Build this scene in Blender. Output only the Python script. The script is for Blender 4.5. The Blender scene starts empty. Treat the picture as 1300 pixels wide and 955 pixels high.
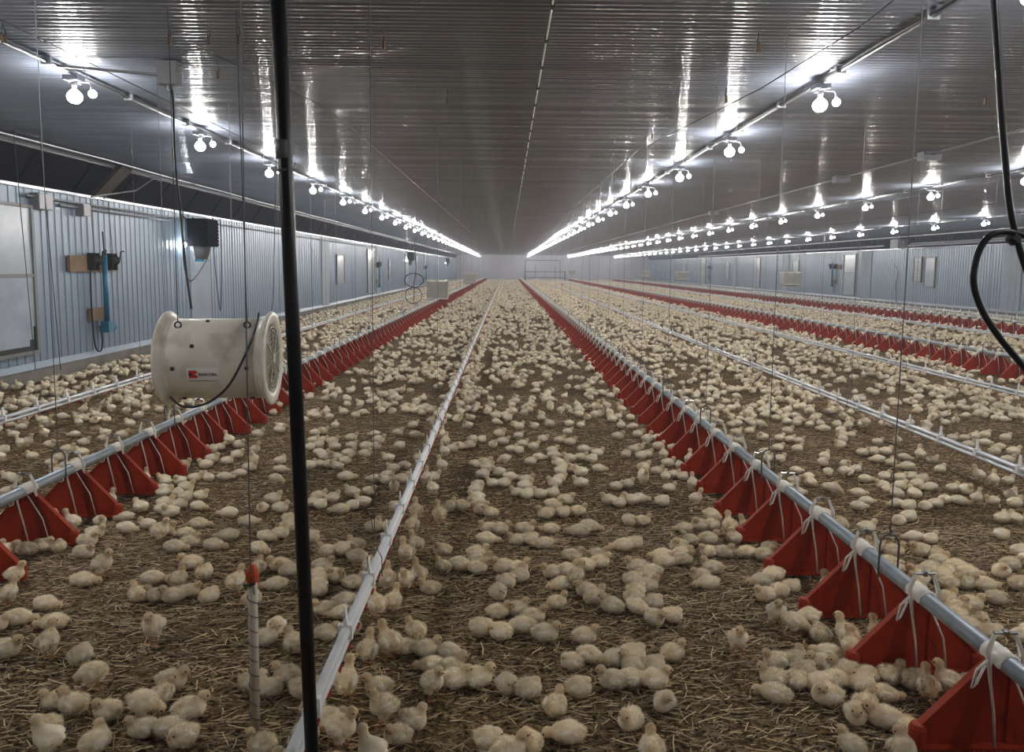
import bpy, bmesh, math, random
import numpy as np
from mathutils import Vector, Matrix
R = random.Random(7)
NR = np.random.RandomState(11)
PI = math.pi
C = bpy.context.scene.collection
sc = bpy.context.scene

# ------------------------------------------------------------ camera, world, exposure
F, CX, CY, EYE = 940.0, 650.0, 432.0, 1.5
PITCH, YAW, ROLL = math.radians(5.62), math.radians(-0.43), math.radians(0.55)
CAM = Matrix.Rotation(YAW, 3, 'Z') @ Matrix.Rotation(PI/2-PITCH, 3, 'X') @ Matrix.Rotation(ROLL, 3, 'Z')
cd = bpy.data.cameras.new('camera'); cam = bpy.data.objects.new('camera', cd); C.objects.link(cam)
cam.matrix_world = Matrix.Translation((0, 0, EYE)) @ CAM.to_4x4()
cd.sensor_width = 36; cd.lens = 36*F/1300; cd.shift_y = -(477.5-CY)/1300
cd.clip_start = 0.05; cd.clip_end = 300
cd.dof.use_dof = True; cd.dof.focus_distance = 5.5; cd.dof.aperture_fstop = 9.0
sc.camera = cam
w = bpy.data.worlds.new('world'); sc.world = w; w.use_nodes = True
w.node_tree.nodes['Background'].inputs[0].default_value = (.5, .6, .8, 1)
w.node_tree.nodes['Background'].inputs[1].default_value = 0.02
sc.view_settings.view_transform = 'Standard'; sc.view_settings.look = 'None'
sc.view_settings.gamma = 1; sc.view_settings.use_curve_mapping = False
sc.view_settings.exposure = 2.62
BULB_W = 30.0                     # power of every lamp in the house
BULB_COL = (1.0, 0.98, 0.945)
HAZE = 0.0042                     # thin haze in the house air, added also for the bulbs' soft glow
vol = w.node_tree.nodes.new('ShaderNodeVolumeScatter'); vol.inputs['Density'].default_value = HAZE; vol.inputs['Anisotropy'].default_value = .35
vol.inputs['Color'].default_value = (.76, .83, 1, 1)
w.node_tree.links.new(vol.outputs[0], w.node_tree.nodes['World Output'].inputs['Volume'])

def ray(px, py):
    return CAM @ Vector(((px-CX)/F, -(py-CY)/F, -1))
def atz(px, py, z):
    d = ray(px, py); return Vector((0, 0, EYE)) + d*((z-EYE)/d.z)
def atx(px, py, X):
    d = ray(px, py); return Vector((0, 0, EYE)) + d*(X/d.x)
def aty(px, py, Y):
    d = ray(px, py); return Vector((0, 0, EYE)) + d*(Y/d.y)
def proj(p):
    q = CAM.transposed() @ (Vector(p)-Vector((0, 0, EYE)))
    return (CX+F*q.x/-q.z, CY-F*q.y/-q.z) if q.z < -.01 else (-9e3, 9e3)

# ------------------------------------------------------------ house dimensions (metres)
XL, XR, Y0, Y1, ZC, ZW = -5.95, 16.6, -3.0, 88.0, 2.95, 2.42
FEED_X = [-2.51, 1.53, 7.15, 12.25]
DRINK_X = [-4.02, -0.54, 3.26, 5.33, 10.03, 14.2]
LAMP_X = [-3.25, 2.35, 7.1, 12.4]

# ------------------------------------------------------------ materials
def lin(c): return tuple(((v/255)/12.92 if v/255 <= .04045 else ((v/255+.055)/1.055)**2.4) for v in c)
def mat(name, col, rough=.6, metal=0, noise=None, bump=None, spec=.5, emit=None, trans=0, coat=0):
    """noise=(scale, second colour, low, high); bump=(scale, strength)"""
    m = bpy.data.materials.new(name); m.use_nodes = True; nt = m.node_tree; b = nt.nodes['Principled BSDF']
    b.inputs['Base Color'].default_value = (*col, 1); b.inputs['Roughness'].default_value = rough
    b.inputs['Metallic'].default_value = metal; b.inputs['Specular IOR Level'].default_value = spec
    b.inputs['Coat Weight'].default_value = coat
    b.inputs['Transmission Weight'].default_value = trans
    tc = nt.nodes.new('ShaderNodeTexCoord')
    if noise:
        n = nt.nodes.new('ShaderNodeTexNoise'); n.inputs['Scale'].default_value = noise[0]; n.inputs['Detail'].default_value = 5
        r = nt.nodes.new('ShaderNodeValToRGB'); r.color_ramp.elements[0].position = noise[2]; r.color_ramp.elements[1].position = noise[3]
        r.color_ramp.elements[0].color = (*col, 1); r.color_ramp.elements[1].color = (*noise[1], 1)
        nt.links.new(tc.outputs['Object'], n.inputs['Vector']); nt.links.new(n.outputs['Fac'], r.inputs[0])
        nt.links.new(r.outputs[0], b.inputs['Base Color'])
    if bump:
        n = nt.nodes.new('ShaderNodeTexNoise'); n.inputs['Scale'].default_value = bump[0]; n.inputs['Detail'].default_value = 4
        bp = nt.nodes.new('ShaderNodeBump'); bp.inputs['Strength'].default_value = bump[1]; bp.inputs['Distance'].default_value = .01
        nt.links.new(tc.outputs['Object'], n.inputs['Vector']); nt.links.new(n.outputs['Fac'], bp.inputs['Height'])
        nt.links.new(bp.outputs[0], b.inputs['Normal'])
    if emit:
        b.inputs['Emission Color'].default_value = (*emit[0], 1); b.inputs['Emission Strength'].default_value = emit[1]
    return m
M = {}
M['ceiling'] = mat('ceiling_steel', (.145, .163, .205), .45, .0, (1.3, (.18, .20, .25), .35, .7), spec=.15, coat=.85)
M['ceiling'].node_tree.nodes['Principled BSDF'].inputs['Coat Roughness'].default_value = .048
M['wall'] = mat('wall_steel', (.24, .305, .385), .36, .12, (.9, (.19, .24, .305), .4, .75))
M['wall_end'] = mat('end_panel', (.50, .50, .56), .55, 0, (.7, (.44, .44, .50), .4, .7))
M['pilaster'] = mat('pilaster_panel', (.30, .34, .39), .6, 0, (2, (.25, .29, .34), .4, .7))
M['concrete'] = mat('concrete', (.24, .22, .195), .9, 0, (3, (.15, .13, .11), .35, .7), (40, .3))
M['curtain'] = mat('dark_curtain', (.006, .006, .008), .85, 0, (2, (.012, .012, .014), .4, .7), (6, .3), spec=.1)
M['matte'] = mat('matte_black', (.008, .008, .010), .9, spec=.05)
M['galv'] = mat('galvanised', (.42, .44, .47), .36, .85, (25, (.42, .44, .47), .4, .7))
M['alu'] = mat('dull_aluminium', (.62, .65, .69), .38, .75)
M['pipe'] = mat('feed_pipe', (.48, .54, .59), .42, .45, (14, (.40, .46, .51), .4, .7))
M['pvc'] = mat('white_pvc', (.78, .79, .80), .4)
M['red'] = mat('red_plastic', (.37, .036, .007), .5, 0, (9, (.28, .025, .006), .4, .75), spec=.22)
M['nipple'] = mat('red_nipple', (.62, .06, .02), .4)
M['cord'] = mat('white_cord', (.80, .77, .70), .7)
M['clip'] = mat('white_clip', (.85, .85, .84), .45)
M['steel'] = mat('bright_steel', (.6, .6, .62), .25, 1)
M['wire'] = mat('dark_wire', (.045, .045, .05), .5, .6)
M['greywire'] = mat('grey_wire', (.13, .13, .14), .5, .5)
M['black'] = mat('black_rubber', (.008, .009, .012), .42)
M['blackpole'] = mat('black_pole', (.006, .007, .009), .38, .2, (8, (.012, .013, .016), .4, .7))
M['box'] = mat('grey_box', (.20, .205, .22), .5)
M['walltube'] = mat('wall_tube', (.16, .17, .19), .45, .3)
M['conduit'] = mat('conduit', (.20, .20, .21), .4, .5)
M['wood'] = mat('weathered_wood', (.28, .185, .115), .8, 0, (7, (.20, .13, .08), .35, .7))
M['brace'] = mat('brace_wood', (.065, .045, .032), .85, 0, (7, (.04, .03, .022), .35, .7))
M['blue'] = mat('blue_paint', (.035, .17, .28), .4, .2)
M['fan'] = mat('fan_shell', (.72, .69, .60), .34, 0, (5.5, (.40, .34, .25), .48, .74), (3, .1))
M['grille'] = mat('fan_grille', (.50, .46, .37), .45)
M['dark'] = mat('dark_inside', (.02, .02, .02), .6)
M['sticker'] = mat('sticker', (.85, .84, .81), .5)
M['logo_red'] = mat('logo_red', (.62, .03, .01), .5)
M['ink'] = mat('ink', (.01, .01, .018), .5)
M['tan'] = mat('tan_tube', (.55, .46, .36), .5, 0, (12, (.46, .38, .29), .4, .7))
M['orange'] = mat('orange_plastic', (.55, .07, .012), .6)
M['hopper'] = mat('hopper_plastic', (.33, .32, .28), .45, 0, (3, (.26, .25, .21), .4, .7))
M['winframe'] = mat('window_frame', (.20, .20, .20), .5)
M['winpane'] = mat('window_pane', (.42, .47, .53), .18, 0, (4, (.34, .39, .46), .4, .7))
M['brass'] = mat('brass', (.10, .055, .02), .5, .5)
M['bulb'] = mat('lit_bulb', (1, 1, 1), .3, emit=(BULB_COL, 5)); M['bulb'].cycles.emission_sampling = 'NONE'
M['socket'] = mat('lamp_socket', (.22, .22, .23), .6)
M['beak'] = mat('beak', (.50, .20, .09), .45)
M['leg'] = mat('chick_leg', (.50, .20, .09), .5)
M['eye'] = mat('eye', (.01, .008, .006), .15)

def coat_material():
    m = bpy.data.materials.new('down_feathers'); m.use_nodes = True; nt = m.node_tree; b = nt.nodes['Principled BSDF']
    b.inputs['Roughness'].default_value = .9; b.inputs['Specular IOR Level'].default_value = .15
    b.inputs['Sheen Weight'].default_value = .25; b.inputs['Sheen Roughness'].default_value = .6
    a = nt.nodes.new('ShaderNodeAttribute'); a.attribute_name = 'coat'
    oi = nt.nodes.new('ShaderNodeObjectInfo')
    mr = nt.nodes.new('ShaderNodeMapRange'); mr.inputs['To Min'].default_value = .84; mr.inputs['To Max'].default_value = 1.1
    nt.links.new(oi.outputs['Random'], mr.inputs['Value'])
    mx = nt.nodes.new('ShaderNodeMix'); mx.data_type = 'RGBA'; mx.blend_type = 'MULTIPLY'; mx.inputs['Factor'].default_value = 1
    nt.links.new(a.outputs['Color'], mx.inputs['A']); nt.links.new(mr.outputs[0], mx.inputs['B'])
    nt.links.new(mx.outputs['Result'], b.inputs['Base Color'])
    return m
M['coat'] = coat_material()

def floor_material():
    m = bpy.data.materials.new('straw_litter'); m.use_nodes = True; nt = m.node_tree; b = nt.nodes['Principled BSDF']
    b.inputs['Roughness'].default_value = .95; b.inputs['Specular IOR Level'].default_value = .1
    tc = nt.nodes.new('ShaderNodeTexCoord')
    def nz(scale, detail, vec=None):
        n = nt.nodes.new('ShaderNodeTexNoise'); n.inputs['Scale'].default_value = scale; n.inputs['Detail'].default_value = detail
        nt.links.new(vec or tc.outputs['Object'], n.inputs['Vector']); return n
    n1 = nz(45, 8); n2 = nz(1.6, 3)
    r = nt.nodes.new('ShaderNodeValToRGB'); e = r.color_ramp.elements
    e[0].position = .36; e[0].color = (.032, .020, .010, 1); e[1].position = .68; e[1].color = (.40, .275, .13, 1)
    e2 = e.new(.52); e2.color = (.15, .096, .044, 1)
    nt.links.new(n1.outputs['Fac'], r.inputs[0])
    r2 = nt.nodes.new('ShaderNodeValToRGB'); r2.color_ramp.elements[0].position = .35; r2.color_ramp.elements[1].position = .7
    r2.color_ramp.elements[0].color = (.75, .75, .75, 1); r2.color_ramp.elements[1].color = (1.2, 1.18, 1.12, 1)
    nt.links.new(n2.outputs['Fac'], r2.inputs[0])
    mx = nt.nodes.new('ShaderNodeMix'); mx.data_type = 'RGBA'; mx.blend_type = 'MULTIPLY'; mx.inputs['Factor'].default_value = 1
    nt.links.new(r.outputs[0], mx.inputs['A']); nt.links.new(r2.outputs[0], mx.inputs['B']); nt.links.new(mx.outputs['Result'], b.inputs['Base Color'])
    bp = nt.nodes.new('ShaderNodeBump'); bp.inputs['Strength'].default_value = .9; bp.inputs['Distance'].default_value = .02
    nt.links.new(n1.outputs['Fac'], bp.inputs['Height']); nt.links.new(bp.outputs[0], b.inputs['Normal'])
    return m
M['floor'] = floor_material()
def straw_material():
    m = bpy.data.materials.new('straw'); m.use_nodes = True; nt = m.node_tree; b = nt.nodes['Principled BSDF']
    b.inputs['Roughness'].default_value = .6
    a = nt.nodes.new('ShaderNodeAttribute'); a.attribute_name = 'coat'; nt.links.new(a.outputs['Color'], b.inputs['Base Color']); return m
M['straw'] = straw_material()

# ------------------------------------------------------------ mesh helpers
class MB:
    def __init__(s): s.v = []; s.f = []; s.m = []; s.mats = []; s.cur = 0
    def use(s, m):
        if m not in s.mats: s.mats.append(m)
        s.cur = s.mats.index(m); return s
    def add(s, vs, fs):
        o = len(s.v); s.v += [tuple(x) for x in vs]; s.f += [tuple(i+o for i in f) for f in fs]; s.m += [s.cur]*len(fs); return s
    def box(s, x0, x1, y0, y1, z0, z1, rot=None, at=(0, 0, 0)):
        vs = [Vector((x, y, z)) for x in (x0, x1) for y in (y0, y1) for z in (z0, z1)]
        if rot is not None: vs = [rot @ p for p in vs]
        vs = [p+Vector(at) for p in vs]
        return s.add(vs, [(0, 1, 3, 2), (4, 6, 7, 5), (0, 4, 5, 1), (2, 3, 7, 6), (0, 2, 6, 4), (1, 5, 7, 3)])
    def tube(s, pts, r, n=6, cap=True, flat=None):
        pts = [Vector(p) for p in pts]; rs = r if isinstance(r, (list, tuple)) else [r]*len(pts)
        vs = []; up = None
        for i, p in enumerate(pts):
            t = (pts[min(i+1, len(pts)-1)]-pts[max(i-1, 0)]).normalized()
            if up is None: up = Vector((0, 0, 1)) if abs(t.z) < .9 else Vector((1, 0, 0))
            a = t.cross(up).normalized(); up = a.cross(t).normalized()
            for k in range(n):
                an = 2*PI*(k+.5)/n; c_, s_ = math.cos(an), math.sin(an)
                vs.append(p+(a*c_+up*s_*(flat or 1))*rs[i])
        fs = []
        for i in range(len(pts)-1):
            for k in range(n):
                k2 = (k+1) % n; fs.append((i*n+k, i*n+k2, (i+1)*n+k2, (i+1)*n+k))
        if cap: fs.append(tuple(range(n))[::-1]); fs.append(tuple((len(pts)-1)*n+k for k in range(n)))
        return s.add(vs, fs)
    def lathe(s, prof, axis='Z', at=(0, 0, 0), n=24, a0=0, a1=2*PI):
        """prof = [(r, h)], revolved about an axis"""
        vs = []; full = abs(a1-a0-2*PI) < 1e-6; m = n if full else n+1
        for (r, h) in prof:
            for k in range(m):
                an = a0+(a1-a0)*k/n; c_, s_ = r*math.cos(an), r*math.sin(an)
                p = {'Z': (c_, s_, h), 'X': (h, c_, s_), 'Y': (s_, h, c_)}[axis]
                vs.append(Vector(p)+Vector(at))
        fs = []
        for i in range(len(prof)-1):
            for k in range(n):
                k2 = (k+1) % m; fs.append((i*m+k, i*m+k2, (i+1)*m+k2, (i+1)*m+k))
        return s.add(vs, fs)
    def prism(s, poly, y0, y1):
        """poly in XZ, extruded along Y"""
        n = len(poly); vs = [(x, y0, z) for x, z in poly]+[(x, y1, z) for x, z in poly]
        fs = [tuple(range(n)), tuple(range(2*n-1, n-1, -1))]+[(i, i+n, (i+1) % n+n, (i+1) % n) for i in range(n)]
        return s.add(vs, fs)
    def ball(s, c, r, n=10, m=7):
        rx, ry, rz = r if isinstance(r, (tuple, list)) else (r, r, r)
        vs = [(c[0], c[1], c[2]+rz)]
        for i in range(1, m):
            th = PI*i/m
            for k in range(n):
                ph = 2*PI*k/n; vs.append((c[0]+rx*math.sin(th)*math.cos(ph), c[1]+ry*math.sin(th)*math.sin(ph), c[2]+rz*math.cos(th)))
        vs.append((c[0], c[1], c[2]-rz)); fs = [(0, 1+k, 1+(k+1) % n) for k in range(n)]
        for i in range(m-2):
            for k in range(n): fs.append((1+i*n+k, 1+(i+1)*n+k, 1+(i+1)*n+(k+1) % n, 1+i*n+(k+1) % n))
        L = len(vs)-1; fs += [(L, 1+(m-2)*n+(k+1) % n, 1+(m-2)*n+k) for k in range(n)]
        return s.add(vs, fs)
    def mesh(s, name, m=None, smooth=False):
        me = bpy.data.meshes.new(name); me.from_pydata(s.v, [], s.f)
        if s.mats:
            for x in s.mats: me.materials.append(x)
            me.polygons.foreach_set('material_index', s.m)
        if m is not None:
            me.materials.clear(); me.materials.append(m)
        bm = bmesh.new(); bm.from_mesh(me); bmesh.ops.recalc_face_normals(bm, faces=bm.faces); bm.to_mesh(me); bm.free()
        if smooth: me.polygons.foreach_set('use_smooth', [True]*len(me.polygons))
        me.update(); return me
    def build(s, name, m=None, parent=None, smooth=False, loc=None):
        return link(name, s.mesh(name, m, smooth), parent, loc)
def link(name, me, parent=None, loc=None):
    o = bpy.data.objects.new(name, me); C.objects.link(o)
    if parent is not None: o.parent = parent
    if loc is not None: o.location = loc
    return o
def tag(o, label, cat, group=None, kind=None):
    o['label'] = label; o['category'] = cat
    if group: o['group'] = group
    if kind: o['kind'] = kind
    return o
def empty(name, loc=(0, 0, 0), rz=0):
    o = bpy.data.objects.new(name, None); C.objects.link(o); o.location = loc; o.rotation_euler.z = rz
    o.empty_display_size = .05; return o
def struct(o): o['kind'] = 'structure'; return o
def copy_tree(o, parent=None):
    c = o.copy(); C.objects.link(c)
    if parent is not None: c.parent = parent
    for ch in o.children: copy_tree(ch, c)
    return c
ORD = ['nearest', 'second nearest', 'third nearest', 'fourth nearest', 'fifth nearest', 'sixth nearest', 'seventh nearest', 'eighth nearest',
       'ninth nearest', 'tenth nearest', 'eleventh nearest', 'twelfth nearest', 'thirteenth nearest', 'fourteenth nearest', 'fifteenth nearest',
       'sixteenth nearest', 'seventeenth nearest', 'eighteenth nearest', 'nineteenth nearest', 'twentieth nearest']

# ------------------------------------------------------------ structure: floor, ceiling, walls
b = MB().box(XL-.4, XR+.4, Y0, Y1, -.1, 0); struct(b.build('floor', M['floor']))
# ceiling of corrugated steel sheet, ribs running across the house, each pressed a little differently
pitch = .066; nrib = int((Y1-Y0)/pitch); SEG = 8
xs = [XL-.1, -2.2, 1.5, 5.2, 9.0, 12.8, XR+.1]
ampl = .0016+.0022*NR.rand(nrib); tilt = NR.normal(0, .00045, nrib)
vs = []; fs = []
row = 0
offs = NR.normal(0, .0004, (nrib+1, len(xs)))
for i in range(nrib):
    for k in range(SEG):
        y = Y0+(i+k/SEG)*pitch; a = ampl[i]*math.sin(2*PI*k/SEG)+tilt[i]*math.sin(PI*k/SEG)
        for j, x in enumerate(xs): vs.append((x, y, ZC+a+offs[i, j]*(1-k/SEG)+offs[i+1, j]*k/SEG))
        row += 1
vs = np.array(vs); nx = len(xs)
for i in range(row-1):
    for j in range(nx-1): fs.append((i*nx+j, i*nx+j+1, (i+1)*nx+j+1, (i+1)*nx+j))
me = bpy.data.meshes.new('ceiling'); me.from_pydata([tuple(v) for v in vs], [], fs); me.materials.append(M['ceiling'])
me.polygons.foreach_set('use_smooth', [True]*len(me.polygons))
struct(link('ceiling', me))
b = MB().box(XL-.5, XR+.5, Y0, Y1, ZC+.04, ZC+.10); struct(b.build('trim_1', M['concrete']))   # roof deck over the sheet

def ribbed_wall(name, X, s, z0, z1):
    """profiled sheet; s = direction into the room"""
    prof = []; y = Y0
    while y < Y1:
        prof += [(0, y), (0, y+.118), (.012*s, y+.125), (.012*s, y+.143), (0, y+.150)]; y += .150
    vs = []; fs = []
    for d, yy in prof: vs += [(X+d, yy, z0), (X+d, yy, z1)]
    for i in range(len(prof)-1): fs.append((2*i, 2*i+2, 2*i+3, 2*i+1))
    o = len(vs); vs += [(X-.08*s, Y0, z0), (X-.08*s, Y1, z0), (X-.08*s, Y1, z1), (X-.08*s, Y0, z1)]; fs.append((o, o+1, o+2, o+3))
    me = bpy.data.meshes.new(name); me.from_pydata(vs, [], fs); me.materials.append(M['wall']); return struct(link(name, me))
ribbed_wall('wall_left', XL, 1, .17, ZW); ribbed_wall('wall_right', XR, -1, .17, ZW)
for nm, X, s in (('left', XL, 1), ('right', XR, -1)):
    x0, x1 = sorted((X-.1*s, X+.03*s)); struct(MB().box(x0, x1, Y0, Y1, 0, .17).build('baseboard_'+nm, M['concrete']))
def eave(nm, X, s, n):
    # pressed flashing on the wall foot and head, then the dark curtain leaning in under the ceiling edge
    b = MB()
    b.prism([(X-.02*s, .17), (X+.045*s, .17), (X+.02*s, .25), (X-.02*s, .25)], Y0, Y1)
    struct(b.build('trim_%d' % n, M['wall']))
    b = MB(); b.prism([(X-.3*s, ZW), (X+.05*s, ZW), (X+.05*s, ZW+.035), (X-.3*s, ZW+.035)], Y0, Y1)
    struct(b.build('trim_%d' % (n+1), M['galv']))
    b = MB(); b.prism([(X-.28*s, ZW+.03), (X+.10*s, ZC+.03), (X-.1*s, ZC+.06), (X-.34*s, ZW+.03)], Y0, Y1)
    y = Y0+.3
    while y < Y1:
        b.prism([(X-.27*s, ZW+.035), (X+.11*s, ZC), (X+.08*s, ZC), (X-.285*s, ZW+.035)], y, y+.04); y += 1.22
    struct(b.build('trim_%d' % (n+2), M['curtain']))
    b = MB(); b.prism([(X+.06*s, ZC-.05), (X+.12*s, ZC-.05), (X+.12*s, ZC+.01), (X+.06*s, ZC+.01)], Y0, Y1)
    struct(b.build('trim_%d' % (n+3), M['conduit']))
eave('left', XL, 1, 2); eave('right', XR, -1, 6)
# end wall and the wall behind the camera
def flat_wall(name, Y, d):
    b = MB(); b.box(XL-.5, XR+.5, min(Y, Y+d), max(Y, Y+d), 0, ZC+.04)
    x = XL
    while x < XR: b.box(x, x+.03, Y-(.012 if d > 0 else -.012)-.006, Y, .1, ZC-.02); x += .9
    return struct(b.build(name, M['wall_end']))
flat_wall('wall_far', Y1-.02, .1); flat_wall('wall_back', Y0+.02, -.1)
n = 10
for k in range(8):
    y = 14.4+9.9*k
    if y > Y1-1: break
    for X, s in ((XL, 1), (XR, -1)):
        x0, x1 = sorted((X-.02*s, X+.035*s))
        struct(MB().box(x0, x1, y-.45, y+.45, .17, ZW).build('trim_%d' % n, M['pilaster'])); n += 1

# ------------------------------------------------------------ ceiling lamps: real lamps in four rows
def lathe_bulb(r, h):   # bulb profile hanging down from z=0
    return [(.012, 0), (.015, -h*.16), (r*.62, -h*.28), (r*.93, -h*.45), (r, -h*.60), (r*.88, -h*.80), (r*.5, -h*.96), (0.001, -h)]
def make_lamp():
    t = empty('ceiling_lamp')
    MB().box(-.055, .055, -.055, .055, -.035, .0).box(-.02, .02, -.075, .075, -.045, -.03).build('mounting_box', M['walltube'], t)
    MB().tube([(0, 0, -.04), (0, 0, -.075)], .022, 10).build('socket', M['socket'], t, True)
    MB().lathe(lathe_bulb(.054, .125), at=(0, 0, -.075), n=14).build('bulb', M['bulb'], t, True)
    a = MB().tube([(.0, 0, -.038), (.11, .01, -.045), (.125, .01, -.085)], .005, 6).tube([(.125, .01, -.08), (.127, .01, -.10)], .012, 8).build('side_socket', M['walltube'], t)
    MB().ball((.128, .012, -.125), .030, 12, 8).build('small_bulb', M['bulb'], t, True)
    ld = bpy.data.lights.new('bulb_light', 'POINT'); ld.energy = BULB_W; ld.color = BULB_COL; ld.shadow_soft_size = .060
    lo = bpy.data.objects.new('bulb_light', ld); C.objects.link(lo); lo.parent = t; lo.location = (0, 0, -.148)
    return t
lamp0 = make_lamp(); first = True
rowname = ['leftmost row', 'second row from left', 'third row from left', 'rightmost row']
for ri, X in enumerate(LAMP_X):
    k0 = -2
    vis = 0
    for k in range(k0, 36):
        y = 5.72+2.28*k
        if y > Y1-1: break
        t = lamp0 if first else copy_tree(lamp0); first = False
        t.location = (X, y, ZC-.06)
        p = proj((X, y, ZC-.2)); inview = y > .5 and 0 < p[0] < 1300 and p[1] > 0
        if inview:
            if vis < 16: tag(t, 'lit bulb pair under the ceiling, %s in the %s' % (ORD[vis], rowname[ri]), 'ceiling lamp', 'bulbs of the '+rowname[ri])
            else: tag(t, 'far lit bulb in the blur of lamps ending the %s' % rowname[ri], 'ceiling lamp', 'bulbs of the '+rowname[ri]+', far end')
            vis += 1
        else: tag(t, 'lit bulb pair of the %s, close overhead outside the picture' % rowname[ri], 'ceiling lamp', 'bulbs of the '+rowname[ri]+', overhead')
    b = MB().use(M['conduit']).tube([(X, Y0, ZC-.04), (X, Y1, ZC-.04)], .014, 8)
    pts = []; y = Y0
    while y < Y1: pts.append((X-.02+R.uniform(-.004, .004), y, ZC-.025-R.uniform(0, .014))); y += .6
    b.use(M['black']).tube(pts, .009, 5)
    b.use(M['galv'])
    y = Y0+.4
    while y < Y1: b.box(X-.035, X+.035, y, y+.02, ZC-.06, ZC-.005); y += 1.14
    tag(b.build('cable_conduit'), 'dark conduit and cable on the ceiling carrying the %s of bulbs' % rowname[ri], 'conduit', 'lamp conduits')

# ------------------------------------------------------------ feeder lines
PIPE_Z = .315
def plate_mesh():
    b = MB(); W = .232
    poly = [(-W, .02), (-W, .085), (-.028, .30), (.028, .30), (W, .085), (W, .02)]
    # thin web with a shallow channel pressed down its middle
    b.prism([(-W, .02), (-W, .085), (-.05, .28), (-.05, .02)], -.002, .002)
    b.prism([(W, .02), (.05, .02), (.05, .28), (W, .085)], -.002, .002)
    b.prism([(-.05, .02), (-.05, .279), (-.028, .30), (.028, .30), (.05, .279), (.05, .02)], .008, .012)
    b.box(-.052, -.048, -.002, .012, .02, .28); b.box(.048, .052, -.002, .012, .02, .28)
    def rim(a, c, d0, d1, th):
        a = Vector((a[0], 0, a[1])); c = Vector((c[0], 0, c[1])); u = (c-a).normalized(); nn = Vector((-u.z, 0, u.x))*th/2
        b.add([a-nn+Vector((0, d0, 0)), a+nn+Vector((0, d0, 0)), c+nn+Vector((0, d0, 0)), c-nn+Vector((0, d0, 0)),
               a-nn+Vector((0, d1, 0)), a+nn+Vector((0, d1, 0)), c+nn+Vector((0, d1, 0)), c-nn+Vector((0, d1, 0))],
              [(0, 1, 2, 3), (7, 6, 5, 4), (0, 4, 5, 1), (1, 5, 6, 2), (2, 6, 7, 3), (3, 7, 4, 0)])
    rim((-W, .085), (-.028, .30), -.012, .014, .006); rim((W, .085), (.028, .30), -.012, .014, .006)
    rim((-W, .02), (W, .02), -.024, .024, .008)
    for s in (-1, 1):   # rounded noses at both ends
        b.lathe([(.001, .014), (.024, .016), (.026, .03), (.026, .078), (.02, .092), (.001, .096)], at=(s*W, 0, 0), n=12)
    return b.mesh('feeder_plate', M['red'])
def cord_mesh():
    b = MB()
    hz = .402
    # straps from the handle over the pipe, then down the plate
    b.tube([(-.032, -.03, hz), (-.040, -.03, .375), (-.050, -.03, .345), (-.045, -.032, .318), (-.038, -.034, .25), (-.018, -.03, .15), (.0, -.022, .028)], [.006, .007, .0095, .0085, .005, .0042, .0040], 5)
    b.tube([(.032, -.03, hz), (.042, -.03, .375), (.056, -.03, .34), (.055, -.032, .31), (.062, -.034, .285)], [.006, .007, .0095, .008, .004], 5)
    b.tube([(.020, -.04, .29), (.085, -.028, .16), (.11, -.022, .028)], .0036, 5)
    b.tube([(-.05, -.034, .32), (-.080, -.03, .285), (-.088, -.025, .225), (-.072, -.02, .235), (-.055, -.03, .30)], .0045, 5)
    return b.mesh('white_cord', M['cord'], True)
def saddle_mesh():
    b = MB()
    b.lathe([(.031, -.055), (.037, -.045), (.034, -.02), (.0375, .0), (.033, .02), (.036, .036), (.031, .046)], axis='Y', at=(0, -.01, PIPE_Z), n=14, a0=-PI*.58, a1=PI*.58)
    b.lathe([(.0295, -.055), (.0295, .046)], axis='Y', at=(0, -.01, PIPE_Z), n=14, a0=-PI*.58, a1=PI*.58)
    return b.mesh('pipe_saddle', M['cord'], True)
def handle_mesh():
    b = MB(); b.tube([(-.036, -.03, .404), (.036, -.03, .404)], .0055, 8); b.box(-.007, .007, -.04, -.02, .396, .413); return b.mesh('handle_bar', M['steel'])
PM, CM, SM, HM = plate_mesh(), cord_mesh(), saddle_mesh(), handle_mesh()
def merged(me, places, name):
    n = len(me.vertices); co = np.zeros(n*3); me.vertices.foreach_get('co', co); co = co.reshape(-1, 3)
    vs = np.concatenate([co+np.array(p) for p in places]); faces = [tuple(p.vertices) for p in me.polygons]
    fs = [tuple(i+k*n for i in f) for k in range(len(places)) for f in faces]
    m2 = bpy.data.meshes.new(name); m2.from_pydata(vs.tolist(), [], fs); m2.materials.append(me.materials[0]); return m2
hoopm = None
def hoop_mesh():
    b = MB(); pts = [(-.038, 0, PIPE_Z-.035)]
    pts += [(-.038, 0, PIPE_Z+.10)]+[(-.038*math.cos(a), 0, PIPE_Z+.10+.045*math.sin(a)) for a in (.5, 1.0, PI/2, 2.14, 2.64)]+[(.038, 0, PIPE_Z+.10), (.038, 0, PIPE_Z-.035)]
    b.tube(pts, .0045, 6); b.tube([(-.008, 0, PIPE_Z+.14), (.006, 0, PIPE_Z+.155), (-.005, 0, PIPE_Z+.17), (0, 0, PIPE_Z+.19)], .004, 5)
    b.tube([(0, 0, PIPE_Z+.15), (0, 0, ZC-.01)], .0022, 4)
    return b.mesh('hanger_wire', M['greywire'])
HOOP = hoop_mesh()
flabel = ['row of red feeder plates hung from a grey pipe, leftmost of the feeder lines',
          'nearest red feeder line, its grey pipe running to the lower right corner',
          'red feeder line beyond the twin grey drinker pipes, second from the right wall',
          'farthest red feeder line, the one closest to the right wall']
phase = [4.26, 2.62, 2.7, 2.8]
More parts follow.
